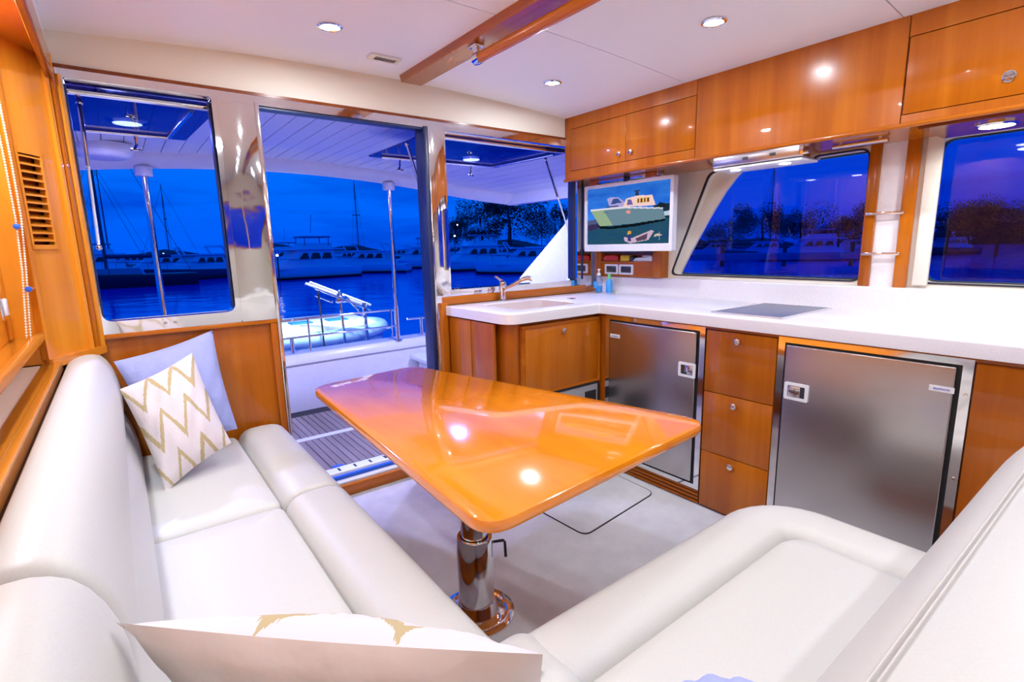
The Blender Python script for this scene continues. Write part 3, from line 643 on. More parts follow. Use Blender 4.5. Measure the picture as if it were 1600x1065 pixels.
# soap bottle
so = thing('soap_bottle', (2.66, 2.50, .968), 'clear pump soap bottle with white top and blue label in the worktop corner', 'bottle')
MB().lathe((2.66, 2.50, .968), [(.026, 0), (.028, .01), (.028, .085), (.02, .105), (.011, .112), (.011, .12)], n=20).build('bottle_body', M['glass_clear'], so)
MB().lathe((2.66, 2.50, .968), [(.024, .006), (.024, .045), (.001, .046)], n=20).build('soap_liquid', M['label_cyan'], so)
MB().lathe((2.66, 2.50, 1.086), [(.013, 0), (.013, .016), (.005, .018), (.005, .034), (.010, .036), (.010, .044), (.001, .046)], n=16).build('pump_head', M['white_plastic'], so)
MB().tube([(2.66, 2.50, 1.126), (2.635, 2.475, 1.122)], .004).build('nozzle', M['white_plastic'], so)
B(2.625, 2.632, 2.482, 2.518, 1.0, 1.045, .001).build('label_patch', M['label_cyan'], so)
sb2 = thing('dish_soap', (2.70, 2.44, .968), 'small blue and green washing-up bottle beside the pump soap', 'bottle')
MB().lathe((2.70, 2.44, .968), [(.020, 0), (.022, .01), (.022, .075), (.010, .095), (.001, .096)], n=16).build('bottle_body', M['label_cyan'], sb2)
MB().lathe((2.70, 2.44, 1.062), [(.011, 0), (.011, .028), (.006, .034), (.001, .035)], n=14).build('cap', M['green'], sb2)

# back board, cubby with packets, sockets
bk = thing('shelf_board', (2.78, 2.35, 1.078), 'wooden board with an open shelf slot below the television', 'shelf')
B(2.80, XS, 2.055, YW, 1.078, 1.26).build('back_board', M['teak_y'], bk)
B(2.745, 2.80, 2.055, 2.115, 1.078, 1.26, .003).build('side_post', M['teak_z'], bk)
B(2.745, 2.80, 2.56, 2.618, 1.078, 1.40, .003).build('side_post', M['teak_z'], bk)
B(2.755, 2.80, 2.115, 2.56, 1.078, 1.172).build('front_panel', M['teak_y'], bk)
B(2.745, 2.80, 2.115, 2.56, 1.172, 1.182, .002).build('shelf_plank', M['teak_y'], bk)
B(2.745, 2.80, 2.10, 2.57, 1.236, 1.246).build('shelf_top', M['dark_grey'], bk)
p1 = thing('red_packet', (2.77, 2.48, 1.182), 'red packet lying in the shelf slot below the television', 'packet')
MB().prism(rpoly([(2.545, 1.183), (2.405, 1.183), (2.41, 1.215), (2.44, 1.225), (2.52, 1.222), (2.54, 1.21)], .006, 3), 'x', 2.748, 2.795, .004).build('packet_body', M['red'], p1)
p2 = thing('yellow_packet', (2.77, 2.33, 1.182), 'yellow packet in the middle of the shelf slot below the television', 'packet')
MB().prism(rpoly([(2.390, 1.183), (2.310, 1.183), (2.31, 1.222), (2.385, 1.222)], .004, 3), 'x', 2.748, 2.795, .004).build('packet_body', M['yellow'], p2)
B(2.75, 2.79, 2.275, 2.308, 1.184, 1.212, .003).build('packet_end', M['dark_grey'], p2)
p3 = thing('leaflet_stack', (2.77, 2.2, 1.182), 'white folded leaflets at the right end of the shelf slot', 'papers')
MB().prism([(2.285, 1.183), (2.125, 1.183), (2.125, 1.212), (2.26, 1.204)], 'x', 2.752, 2.79, .001).build('leaflet', M['white_plastic'], p3)
B(2.75, 2.79, 2.13, 2.20, 1.213, 1.219).build('leaflet', M['white_strip'], p3)
for yc, lab in ((2.465, 'left of two square double power sockets below the shelf slot'), (2.335, 'right of two square double power sockets below the shelf slot')):
    s_ = thing('power_socket', (2.755, yc, 1.13), lab, 'socket')
    MB().ring(rrect(yc - .060, yc + .060, 1.092, 1.160, .006), rrect(yc - .045, yc + .045, 1.105, 1.148, .004), 'x', 2.746, 2.755).build('socket_frame', M['white_plastic'], s_)
    B(2.749, 2.755, yc - .045, yc + .045, 1.105, 1.148, .002).build('socket_face', M['dark_grey'], s_)

# television
tv = thing('television', (2.6, 2.22, 1.26), 'white-framed television under the overhead cabinet showing a motor yacht', 'television')
ty0, ty1, tz0, tz1 = 1.862, 2.572, 1.252, 1.682
MB().ring(rrect(ty0, ty1, tz0, tz1, .008), rrect(ty0 + .022, ty1 - .022, tz0 + .045, tz1 - .022, .002), 'x', 2.590, 2.63).build('tv_frame', M['white_plastic'], tv)
B(2.60, 2.64, ty0 + .02, ty1 - .02, tz0 + .02, tz1 - .02, .004).build('tv_back', M['white_plastic'], tv)
B(2.60, 2.66, 1.98, 2.50, 1.690, 1.714, .003).build('mount_rail', M['chrome'], tv)
B(2.585, 2.60, 2.20, 2.23, 1.680, 1.712, .003).build('mount_clip', M['black'], tv)
for y_ in (2.03, 2.50): B(2.595, 2.635, y_ - .04, y_ + .04, 1.683, 1.712).build('mount_block', M['teak_x'], tv)
# screen picture: painted mosaic on a flat grid
NX, NZ = 176, 100
img = np.zeros((NZ, NX, 3)); gx, gz = np.meshgrid((np.arange(NX) + .5) / NX, 1 - (np.arange(NZ) + .5) / NZ)   # gz up
rng = np.random.RandomState(3)
def fbm(sx_, sz_):
    o = np.zeros((NZ, NX))
    for k in range(4):
        a = rng.rand(int(sz_ * 2 ** k) + 2, int(sx_ * 2 ** k) + 2)
        X_ = gx * (a.shape[1] - 1.001); Z_ = (1 - gz) * (a.shape[0] - 1.001); i = X_.astype(int); j = Z_.astype(int); fx = X_ - i; fz = Z_ - j
        o += ((a[j, i] * (1 - fx) + a[j, i + 1] * fx) * (1 - fz) + (a[j + 1, i] * (1 - fx) + a[j + 1, i + 1] * fx) * fz) / 2 ** k
    return o / 1.875
cl = fbm(4, 8)
sky = np.array([.004, .09, .62])[None, None] * (1 - cl[..., None]) + np.array([.06, .30, .92])[None, None] * cl[..., None]
img[:] = sky * (0.8 + .5 * (1 - gz[..., None]))
def poly(pts, col, img=img):
    inside = np.zeros_like(gx, bool); n = len(pts)
    for i in range(n):
        x1, z1 = pts[i]; x2, z2 = pts[(i + 1) % n]
        c = ((z1 > gz) != (z2 > gz)) & (gx < (x2 - x1) * (gz - z1) / ((z2 - z1) if z2 != z1 else 1e-9) + x1)
        inside ^= c
    img[inside] = col
wat = gz < .42
img[wat] = (np.array([.01, .05, .14])[None] * (1.2 - cl[wat][:, None]) + np.array([.02, .08, .07])[None] * cl[wat][:, None] * 1.1)
poly([(0, .44), (.12, .46), (.2, .42), (.2, .36), (0, .34)], (.08, .10, .22)); poly([(0, .36), (.15, .38), (.16, .30), (.05, .25), (0, .27)], (.04, .03, .10))
poly([(.82, .62), (1, .63), (1, .40), (.82, .42)], (.015, .03, .06)); poly([(.92, .50), (1, .52), (1, .44), (.94, .44)], (.5, .6, .75)); poly([(.84, .56), (.97, .57), (.95, .63), (.88, .66)], (.01, .02, .03))
poly([(.14, .34), (.30, .31), (.60, .34), (.95, .40), (.95, .36), (.60, .29), (.32, .27), (.18, .28)], (.004, .008, .012))
poly([(.04, .62), (.25, .615), (.45, .62), (.92, .55), (.95, .39), (.60, .345), (.30, .325), (.17, .33)], (.14, .24, .30)); poly([(.04, .62), (.22, .60), (.34, .33), (.17, .33)], (.30, .42, .26))
poly([(.04, .635), (.45, .64), (.92, .57), (.92, .55), (.45, .615), (.04, .61)], (.75, .72, .80))
poly([(.30, .64), (.26, .80), (.31, .82), (.40, .81), (.48, .72), (.50, .64)], (.42, .36, .70)); poly([(.31, .70), (.34, .79), (.40, .79), (.45, .71)], (.04, .08, .28)); poly([(.25, .65), (.40, .65), (.41, .67), (.26, .67)], (.05, .06, .15))
poly([(.46, .63), (.50, .77), (.62, .80), (.80, .79), (.84, .62)], (.90, .62, .58)); poly([(.62, .68), (.63, .76), (.77, .755), (.78, .68)], (.95, .55, .16))
for k in range(4): poly([(.635 + k * .037, .685), (.635 + k * .037, .75), (.655 + k * .037, .75), (.655 + k * .037, .685)], (.12, .05, .03))
poly([(.51, .66), (.52, .75), (.56, .75), (.585, .66)], (.15, .12, .35)); poly([(.605, .80), (.615, .89), (.64, .89), (.65, .80)], (.03, .04, .08)); poly([(.59, .87), (.67, .87), (.66, .89), (.60, .89)], (.03, .04, .08))
poly([(.50, .53), (.505, .57), (.545, .575), (.56, .54), (.54, .51)], (.80, .30, .25))
poly([(.21, .56), (.28, .565), (.28, .575), (.21, .572)], (.05, .12, .10))
poly([(.52, .16), (.53, .22), (.57, .22), (.57, .17)], (.75, .35, .05))
poly([(.48, .12), (.58, .10), (.80, .22), (.83, .20), (.77, .06), (.56, .01), (.49, .05)], (.60, .42, .55)); poly([(.62, .09), (.76, .17), (.75, .07), (.64, .04)], (.10, .06, .10)); poly([(.53, .05), (.53, .14), (.56, .15), (.57, .04)], (.04, .04, .20))
poly([(.83, .11), (.93, .13), (.88, .16), (.84, .15)], (.65, .48, .40)); poly([(.885, .05), (.89, .22), (.895, .22), (.89, .05)], (.3, .4, .6))
sy0, sy1, sz0, sz1 = ty0 + .022, ty1 - .022, tz0 + .045, tz1 - .022
vs = [(2.5985, sy1 + (sy0 - sy1) * i / NX, sz1 + (sz0 - sz1) * j / NZ) for j in range(NZ + 1) for i in range(NX + 1)]
fs = [(j * (NX + 1) + i, (j + 1) * (NX + 1) + i, (j + 1) * (NX + 1) + i + 1, j * (NX + 1) + i + 1) for j in range(NZ) for i in range(NX)]
me = bpy.data.meshes.new('screen'); me.from_pydata([tuple(Vector(v) - WORLD[tv.name]) for v in vs], [], fs)
ca = me.color_attributes.new('picture', 'FLOAT_COLOR', 'CORNER')
cols = np.ones((NX * NZ, 4, 4)); cols[:, :, :3] = img.reshape(-1, 1, 3); ca.data.foreach_set('color', cols.ravel())
ms = bpy.data.materials.new('tv_picture'); ms.use_nodes = True; nts = ms.node_tree; nts.nodes.clear()
at_ = N(nts, 'ShaderNodeVertexColor', layer_name='picture'); em = N(nts, 'ShaderNodeEmission', Strength=1.0); nts.links.new(at_.outputs[0], em.inputs[0]); oo = N(nts, 'ShaderNodeOutputMaterial'); nts.links.new(em.outputs[0], oo.inputs[0])
me.materials.append(ms); o = bpy.data.objects.new('screen', me); COL.objects.link(o); o.parent = tv

# chrome rungs on the pillar
for zz, lab in ((1.410, 'upper of two short chrome bars across the pillar between the galley windows'), (1.229, 'lower of two short chrome bars across the pillar between the galley windows')):
    t = thing('chrome_rung', (2.78, .88, zz), lab, 'bar')
    MB().box(2.782, 2.794, .805, .955, zz - .007, zz + .007, .005, 3).build('bar', M['chrome'], t)
    for y_ in (.82, .94): MB().tube([(2.79, y_, zz), (2.80, y_, zz)], .006).build('stud', M['chrome'], t)

# ================================================================== TABLE
tb = thing('dining_table', (.88, 1.41, 0), 'high-gloss varnished wooden table with rounded corners on a chrome pedestal', 'table')
TZ = .70
ctr = rpoly([(0.625, 2.325), (1.165, 2.400), (1.550, 0.930), (0.563, 0.852)], [.08, .09, .10, .09], 10)
secs = []
cx_, cy_ = .97, 1.6
def scl(p, d):
    v = Vector((p[0] - cx_, p[1] - cy_)); return v.normalized() * d
for d, z_ in ((-.030, TZ - .038), (-.008, TZ - .034), (0, TZ - .022), (0, TZ - .012), (-.004, TZ - .003), (-.012, TZ)):
    secs.append([(p[0] + scl(p, d).x, p[1] + scl(p, d).y, z_) for p in ctr])
MB().loft(secs).build('tabletop', M['teak_table'], tb)
px_, py_ = .882, 1.41
MB().lathe((px_, py_, 0), [(.048, .28), (.048, TZ - .05), (.11, TZ - .045), (.11, TZ - .038)]).build('inner_column', M['chrome'], tb)
MB().lathe((px_, py_, 0), [(.064, .05), (.064, .300), (.061, .305), (.052, .305), (.052, .28)]).build('outer_sleeve', M['chrome'], tb)
MB().lathe((px_, py_, 0), [(.080, .02), (.074, .035), (.066, .055)]).build('collar', M['chrome'], tb)
MB().lathe((px_, py_, 0), [(.135, 0), (.135, .006), (.125, .012), (.108, .012), (.102, .007), (.085, .02), (.07, .022)]).build('base_plate', M['chrome'], tb)
MB().tube([(px_ + .058, py_ - .03, .27), (px_ + .092, py_ - .045, .27), (px_ + .097, py_ - .047, .262), (px_ + .099, py_ - .048, .205)], .005).build('clamp_lever', M['black'], tb)

# floor hatch
fh = thing('floor_hatch', (1.8, 1.7, .0), 'rounded carpeted hatch with a dark edge in the floor before the freezer', 'hatch')
hp = rpoly([(1.520, 1.80), (1.535, 1.510), (2.110, 1.570), (2.13, 1.98), (1.5, 1.98)], [.002, .05, .05, .02, .02], 6)
hp2 = [(a + (1.82 - a) * .012, b + (1.75 - b) * .02) for a, b in hp]
MB().ring(hp, hp2, 'z', .000, .005).build('hatch_edge', M['black'], fh)
MB().prism(hp2, 'z', .0, .0045).build('hatch_lid', M['carpet'], fh)

# ================================================================== SETTEE
st = thing('corner_settee', (.3, 1.2, 0), 'cream leather L-shaped settee along the left wall and foreground', 'sofa')
B(-.18, .50, -.2, 2.60, 0, .25).build('base_plinth', M['teak_y'], st)
B(.50, 1.62, -.15, .72, 0, .25).build('base_plinth', M['teak_x'], st)
def cushion(x0, x1, y0, y1, z0, z1, r_=.03, crown=.012, n=14):
    """rounded slab whose top swells slightly"""
    b = bmesh.new()
    X = np.linspace(0, 1, n); 
    def prof(t, L):    # parameter across one axis -> position with dense ends
        return t
    mb = MB(); secs = []
    # superellipse stacked rings
    K = 48
    def ring(ins, z, zc=None):
        pts = []
        hx, hy = (x1 - x0) / 2 - ins, (y1 - y0) / 2 - ins; rr = max(.004, r_ - ins * .6)
        q = rrect(-hx, hx, -hy, hy, min(rr, hx * .9, hy * .9), 6)
        return [((x0 + x1) / 2 + a, (y0 + y1) / 2 + c, z) for a, c in q]
    for ins, z in ((r_ * .5, z0), (0, z0 + r_ * .6), (0, z1 - r_), (r_ * .12, z1 - r_ * .5), (r_ * .4, z1 - r_ * .16), (r_ * .9, z1), (r_ * 2.2, z1 + crown * .5), (min(x1 - x0, y1 - y0) * .33, z1 + crown)):
        secs.append(ring(ins, z))
    return mb.loft(secs)
def sweep(path, prof, name, parent, mt='leather', endround=True, up=(0, 0, 1), R_=.028):
    """prof: (across, up) pairs closed; path: list of 3D points; across = right of travel"""
    P = [Vector(p) for p in path]; secs = []; n = len(P)
    def frame(i):
        a = (P[min(i + 1, n - 1)] - P[max(0, i - 1)]).normalized(); rgt = a.cross(Vector(up)).normalized(); return a, rgt
    c = Vector((sum(p[0] for p in prof) / len(prof), sum(p[1] for p in prof) / len(prof)))
    def sec(i, s_, off):
        a, rgt = frame(i)
        return [P[i] + a * off + rgt * (c.x + (p[0] - c.x) * s_) + Vector(up) * (c.y + (p[1] - c.y) * s_) for p in prof]
    if endround:
        for k in range(0, 5):
            t = math.radians(90 * k / 4); secs.append(sec(0, 1 - .16 * (1 - math.sin(t)), -R_ * math.cos(t) + R_))
    else: secs.append(sec(0, 1, 0))
    for i in range(1, n - 1): secs.append(sec(i, 1, 0))
    if endround:
        for k in range(4, -1, -1):
            t = math.radians(90 * k / 4); secs.append(sec(n - 1, 1 - .16 * (1 - math.sin(t)), R_ * math.cos(t) - R_))
    else: secs.append(sec(n - 1, 1, 0))
    return MB().loft(secs).build(name, M[mt], parent)
def roll(w, z0, z1, top=.085):
    """bolster cross-section: w across, flat bottom, rounded top"""
    pts = [(-w / 2 + .02, z0), (-w / 2 + .002, z0 + .03)]
    for k in range(13):
        t = math.pi - math.pi * k / 12; c, s_ = math.cos(t), math.sin(t)
        pts.append((math.copysign(abs(c) ** .62, c) * w / 2, z1 - top + abs(s_) ** .8 * top))
    pts += [(w / 2 - .002, z0 + .03), (w / 2 - .02, z0)]
    return pts
# seat pads
cushion(-.045, .345, 1.757, 2.585, .25, .468).build('seat_pad', M['leather'], st)
cushion(-.045, .345, .62, 1.750, .25, .468).build('seat_pad', M['leather'], st)
cushion(-.045, .62, .26, .614, .25, .466).build('seat_pad', M['leather'], st)
def arc(cx_, cy_, rr, a0, a1, n, z=0): return [(cx_ + rr * math.cos(math.radians(a0 + (a1 - a0) * k / n)), cy_ + rr * math.sin(math.radians(a0 + (a1 - a0) * k / n)), z) for k in range(n + 1)]
bw = .215
sweep([(.450, 1.757, 0), (.450, 1.95, 0), (.450, 2.2, 0), (.450, 2.4, 0), (.450, 2.592, 0)], roll(bw, .17, .492), 'front_roll', st)
sweep([(.450, .62, 0), (.450, .9, 0), (.450, 1.2, 0), (.450, 1.5, 0), (.450, 1.750, 0)], roll(bw, .17, .492), 'front_roll', st)
pth = [(.60, .712, 0), (.8, .712, 0), (1.0, .712, 0), (1.2, .712, 0), (1.38, .712, 0)] + arc(1.45, .582, .13, 90, 0, 8)[0:] + [(1.580, .45, 0), (1.580, .30, 0)]
sweep(pth, roll(.20, .17, .470), 'front_roll', st)
# corner roll where the two runs meet
cushion(.335, .64, .595, .815, .17, .474, .05, .01).build('corner_roll', M['leather'], st)
cr_ = [(.63, .27), (.63, .618), (1.483, .618), (1.483, .27)]
q = rpoly(cr_, [.01, .02, .085, .01], 8)
secs = []
for ins, z in ((.012, .25), (0, .28), (0, .435), (.004, .448), (.014, .458), (.04, .463), (.12, .468)):
    secs.append([(a + (1.05 - a) * ins / .43, b + (.44 - b) * ins / .17, z) for a, b in q])
MB().loft(secs).build('seat_pad', M['leather'], st)
# backrests: profile swept fore-and-aft along the left wall, far and near lengths
def backprof(p): return p
bp_ = [(-.188, .30), (-.020, .30), (-.012, .46), (-.018, .56), (-.040, .640), (-.052, .662), (-.046, .70), (-.045, .78), (-.058, .85), (-.085, .905), (-.12, .928), (-.16, .930), (-.184, .918), (-.190, .89)]
bp_ = [(a, b) for a, b in bp_]
def smooth_profile(p, k=2):
    for _ in range(k):
        q = []
        for i in range(len(p)):
            a, b = Vector(p[i]), Vector(p[(i + 1) % len(p)]); q += [tuple(a * .75 + b * .25), tuple(a * .25 + b * .75)]
        p = q
    return p
# sweep travelling +Y: right of travel = +X
sp_ = smooth_profile(bp_, 1)
def yrun(y0, y1, name='backrest'):
    return sweep([(0, y0 + (y1 - y0) * i / 6, 0) for i in range(7)], sp_, name, st)
yrun(.815, 2.600)
# corner backrest between the runs and near backrest
yrun(.16, .807, 'corner_backrest')
nb = [(-.345, .30), (-.318, .45), (-.29, .56), (-.255, .66), (-.222, .75), (-.190, .81), (-.155, .855), (-.11, .883), (-.05, .897), (.05, .897), (.085, .87), (.09, .30)]
nbs = smooth_profile(nb, 1)
# travel +X: right of travel = -Y, so across = -y
sweep([(.02 + (1.690 - .02) * i / 10, 0, 0) for i in range(11)], [(a, b) for a, b in nbs], 'backrest', st, R_=.05)
# stitched double seam along the edge of the near backrest
for yy, zz in ((.142, .8675), (.134, .8725)):
    MB().tube([(.06, yy, zz), (.6, yy, zz), (1.2, yy, zz), (1.62, yy, zz), (1.655, yy, zz - .02), (1.672, yy, zz - .08)], .0012, 6).build('stitched_seam', M['seam'], st)

# ================================================================== PILLOWS
def pillow(name, c4, thick, front, back, label, cat='pillow', corner=.035, n=26, uvrot=0):
    """c4: corners TL, TR, BR, BL as seen from the front; front normal = right-hand of (TR-TL)x(BL-TL) reversed"""
    TL, TR, BR, BL = [Vector(c) for c in c4]
    nrm = ((BL - TL).cross(TR - TL)).normalized()
    t = thing(name, (TL + TR + BR + BL) / 4 - Vector((0, 0, .18)), label, cat)
    rnd = random.Random(hash(name) % 1000 if False else len(label))
    ph = rnd.random() * 6
    for side, mt, nm in ((1, front, 'front_cover'), (-1, back, 'back_cover')):
        bm = bmesh.new(); uvl = bm.loops.layers.uv.new('UVMap'); g = []
        for j in range(n + 1):
            row = []
            for i in range(n + 1):
                a, b = i / n, j / n
                # pull edges in so the corners stick out
                ca = a + (0.5 - a) * corner * 1.6 * math.sin(math.pi * b) * (abs(2 * a - 1) ** 3)
                cb = b + (0.5 - b) * corner * 1.6 * math.sin(math.pi * a) * (abs(2 * b - 1) ** 3)
                p = TL.lerp(TR, ca).lerp(BL.lerp(BR, ca), cb)
                h = (max(0, math.sin(math.pi * a)) * max(0, math.sin(math.pi * b))) ** .5
                w = (.006 * math.sin(a * 17 + ph + 5 * b) * math.sin(b * 13 + ph) + .004 * math.sin(a * 31 + 22 * b + ph)) * h
                row.append(bm.verts.new(p + nrm * side * (thick * h * .5 + w) - WORLD[t.name]))
            g.append(row)
        for j in range(n):
            for i in range(n):
                fc = bm.faces.new((g[j][i], g[j + 1][i], g[j + 1][i + 1], g[j][i + 1]) if side > 0 else (g[j][i], g[j][i + 1], g[j + 1][i + 1], g[j + 1][i]))
                fc.smooth = True
                for lp in fc.loops:
                    for jj in (j, j + 1):
                        for ii in (i, i + 1):
                            if lp.vert == g[jj][ii]: lp[uvl].uv = (ii / n, 1 - jj / n)
        me = bpy.data.meshes.new(nm); bm.to_mesh(me); bm.free(); me.materials.append(M[mt])
        o = bpy.data.objects.new(nm, me); COL.objects.link(o); o.parent = t
    return t
pillow('pillow', [(-.055, 2.535, .885), (.300, 2.575, .965), (.335, 2.46, .535), (.045, 2.43, .50)], .17, 'blue_pillow', 'blue_pillow', 'plain periwinkle blue cushion in the far corner behind the zigzag one')
pillow('pillow', [(-.047, 2.34, .812), (.198, 2.385, .908), (.272, 2.20, .565), (.040, 2.10, .470)], .17, 'zigzag', 'pink_cloth', 'pale pink and gold zigzag cushion leaning on the blue cushion in the far corner')
pillow('pillow', [(.325, .385, .850), (-.055, .735, .862), (.085, .87, .50), (.475, .52, .49)], .15, 'zigzag', 'pink_cloth', 'zigzag cushion in the foreground seen from behind, showing its plain pink back')
pillow('pillow', [(.74, .265, .632), (.46, .385, .625), (.50, .54, .48), (.82, .43, .48)], .075, 'blue_pillow', 'blue_pillow', 'blue cushion at the bottom edge, leaning on the foreground backrest')

# bead chains, tie-back studs, latch, fiddle rail
for k, (pts, lab) in enumerate((
    ([(-.240, 2.30, 1.93), (-.236, 2.30, 1.60), (-.236, 2.30, 1.42), (-.244, 2.30, 1.25), (-.258, 2.30, 1.10), (-.264, 2.30, 1.035)], 'left strand of two white bead chains hanging beside the louvre vent'),
    ([(-.225, 2.315, 1.93), (-.222, 2.315, 1.60), (-.224, 2.315, 1.42), (-.236, 2.315, 1.25), (-.250, 2.315, 1.10), (-.256, 2.315, 1.033)], 'right strand of two white bead chains hanging beside the louvre vent'))):
    t = thing('bead_chain', pts[0], lab, 'chain')
    mb = MB(); path = []
    for i in range(len(pts) - 1):
        L_ = (Vector(pts[i + 1]) - Vector(pts[i])).length; kk = int(L_ / .0085)
        for q_ in range(kk): path.append(Vector(pts[i]).lerp(Vector(pts[i + 1]), q_ / kk))
    for p in path:
        b = bmesh.new(); bmesh.ops.create_icosphere(b, subdivisions=1, radius=.0036, matrix=Matrix.Translation(p)); mb.add(b)
    o = mb.build('beads', M['beads'], t, kind='stuff')
    MB().tube(pts, .0012, 6).build('cord', M['beads'], t)
for z_, lab in ((1.395, 'upper small blue and chrome chain holder beside the louvre vent'), (1.195, 'lower small chain holder below the louvre vent')):
    t = thing('chain_holder', (-.235, 2.34, z_), lab, 'holder')
    MB().tube([(-.232, 2.385, z_), (-.236, 2.30, z_)], .006, 10).build('stud', M['chrome'], t)
    MB().lathe((-.236, 2.292, z_), [(.007, .01), (.009, .006), (.009, -.004), (.001, -.006)], 'y', 14).build('tip', M['blue_vinyl'], t)
lt = thing('shutter_latch', (-.31, 2.28, 1.14), 'small chrome latch plate on the wooden shutter at the left edge', 'latch')
MB().prism(rrect(2.25, 2.315, 1.10, 1.185, .012), 'x', -.311, -.301, .003).build('latch_plate', M['chrome'], lt)
MB().box(-.301, -.292, 2.265, 2.30, 1.115, 1.17, .004).build('latch_lever', M['white_plastic'], lt)
fdl = thing('fiddle_rail', (-.25, 1.0, 1.012), 'low varnished wooden rail running along the ledge below the shutter', 'rail')
MB().box(-.309, -.240, -2.5, 2.38, 1.012, 1.026, .002).build('rail_board', M['teak_honey_y'], fdl)
B(-.250, -.226, -2.5, 2.38, 1.012, 1.044, .008, 3).build('rail_cap', M['teak_honey_y'], fdl)

exec_outside = True
# ================================================================== OUTSIDE: OPEN AWNING WINDOWS
def awning(x0, x1, lab, hx):
    hz = 1.935; hy = YW + .09; ln = .90; dz = .0
    t = thing('awning_window', ((x0 + x1) / 2, hy, hz), lab, 'window')
    y1 = hy + ln
    MB().prism(rpoly([(x0, hy), (x1, hy), (x1 - .05, y1), (x0 + .0, y1)], .02, 3), 'z', hz, hz + .008).build('glass_pane', M['glass_hatch'], t)
    z = hz - .008
    MB().tube([(x0 + .03, hy + .02, z), (x1 - .03, hy + .02, z)], .014, 10).build('hinge_rail', M['chrome'], t)
    MB().tube([(x0 + .06, y1 - .09, z), (x1 - .14, y1 - .09, z)], .011, 10).build('far_rail', M['chrome'], t)
    MB().tube([(x1 - .14, y1 - .09, z), (x1 - .10, hy + .12, z)], .010, 10).build('side_rail', M['chrome'], t)
    for xm in hx: MB().tube([(xm, y1 - .09, z), (xm, y1 - .085, z - .05), (xm - .012, y1 - .085, z - .075)], .008, 8).box(xm - .03, xm + .02, y1 - .095, y1 - .075, z - .085, z - .072, .003).build('latch_handle', M['chrome'], t)
    return t
awning(-.10, .46, 'left awning window swung up outside, above the left window opening', (.17,))
awning(1.50, 2.64, 'wide awning window swung up outside, right of the doorway', (1.70, 2.30))
def strut(a, b, lab):
    t = thing('gas_strut', a, lab, 'strut'); a, b = Vector(a), Vector(b); mid = a.lerp(b, .45)
    MB().tube([a, mid], .009, 10).build('strut_body', M['chrome'], t); MB().tube([mid, b], .0055, 10).build('strut_rod', M['white_plastic'], t)
    for p, s_ in ((a, .014), (b, .012)):
        bq = bmesh.new(); bmesh.ops.create_icosphere(bq, subdivisions=2, radius=s_, matrix=Matrix.Translation(p)); MB().add(bq).build('ball_end', M['chrome'], t)
    return t
strut((-.035, 2.90, 1.925), (-.045, 2.70, 1.33), 'gas strut holding up the left awning window')
strut((2.60, 2.98, 1.915), (2.585, 2.68, 1.30), 'gas strut at the right side of the wide awning window')
strut((1.51, 3.02, 1.925), (1.52, 2.70, 1.30), 'gas strut seen at the right edge of the doorway')

# cockpit: deck, coaming, roof
ck = base('floor_cockpit', (1.2, 3.9, -.2))
B(-1.0, 3.6, YW + .08, 5.05, -.26, -.215).build('deck_base', M['black'], ck)
npl = 0
for x0 in np.arange(.40, 2.0, .052):
    for (a, b) in ((3.0, 4.13), (4.20, 4.80)):
        B(x0, x0 + .045, a, b, -.215, -.200).build('plank', M['teak_deck'], ck, smooth=False)
B(-1.0, 3.6, 4.13, 4.20, -.215, -.198).build('deck_strip', M['gelcoat'], ck)
B(-1.0, 3.6, 2.70, 3.0, -.215, -.198).build('deck_strip', M['gelcoat'], ck)
for (a, b) in ((-1.0, .39), (2.02, 3.6)): B(a, b, 2.7, 4.9, -.214, -.199).build('deck_margin', M['gelcoat'], ck)
hd = thing('deck_fitting', (1.08, 3.45, -.2), 'small blue square drain fitting set in the teak deck', 'fitting')
B(1.03, 1.10, 3.42, 3.50, -.2005, -.196, .002).build('fitting_plate', M['blue_vinyl'], hd)
co = base('wall_cockpit', (1.2, 5.0, 0))
sec = []
for i in range(25):
    X = -1.0 + 4.8 * i / 24; yo = 4.86 + .10 * (1 - ((X - 1.4) / 2.4) ** 2) + .05
    zt = .335 + .02 * (X - 1.2) / 2
    sec.append([(X, yo, -.26), (X, yo - .03, zt - .09), (X, yo + .0, zt - .02), (X, yo + .02, zt), (X, yo + .22, zt + .005), (X, yo + .24, zt - .05), (X, yo + .26, -.9)])
MB().loft(sec).build('aft_coaming', M['gelcoat'], co)
MB().tube([(X, 4.86 + .10 * (1 - ((X - 1.4) / 2.4) ** 2) + .017, .243 + .01 * (X - 1.2)) for X in [-1 + .2 * i for i in range(24)]], .006, 6).build('cap_joint', M['grey_plastic'], co)
B(3.45, 3.7, 2.7, 5.1, -.9, .55, .03).build('side_coaming', M['gelcoat'], co)
B(-1.1, -.9, 2.7, 5.1, -.9, .55, .03).build('side_coaming', M['gelcoat'], co)
MB().prism([(2.70, 1.75), (2.95, 1.45), (3.55, 1.00), (3.55, .5), (2.70, .5)], 'x', 2.75, 2.80, .006).build('side_wing', M['gel_pale'], co)
bx = thing('deck_locker', (2.9, 4.7, -.2), 'white cockpit locker with overhanging lid in the aft corner', 'locker')
B(2.44, 3.15, 4.50, 4.90, -.198, .14, .02).build('locker_body', M['gelcoat'], bx)
B(2.36, 3.18, 4.42, 4.935, .14, .19, .015, 3).build('locker_lid', M['gel_pale'], bx)
MB().lathe((2.44, 4.5, .06), [(.02, 0), (.02, -.01), (.001, -.012)], 'x', 14).build('locker_catch', M['chrome'], bx)
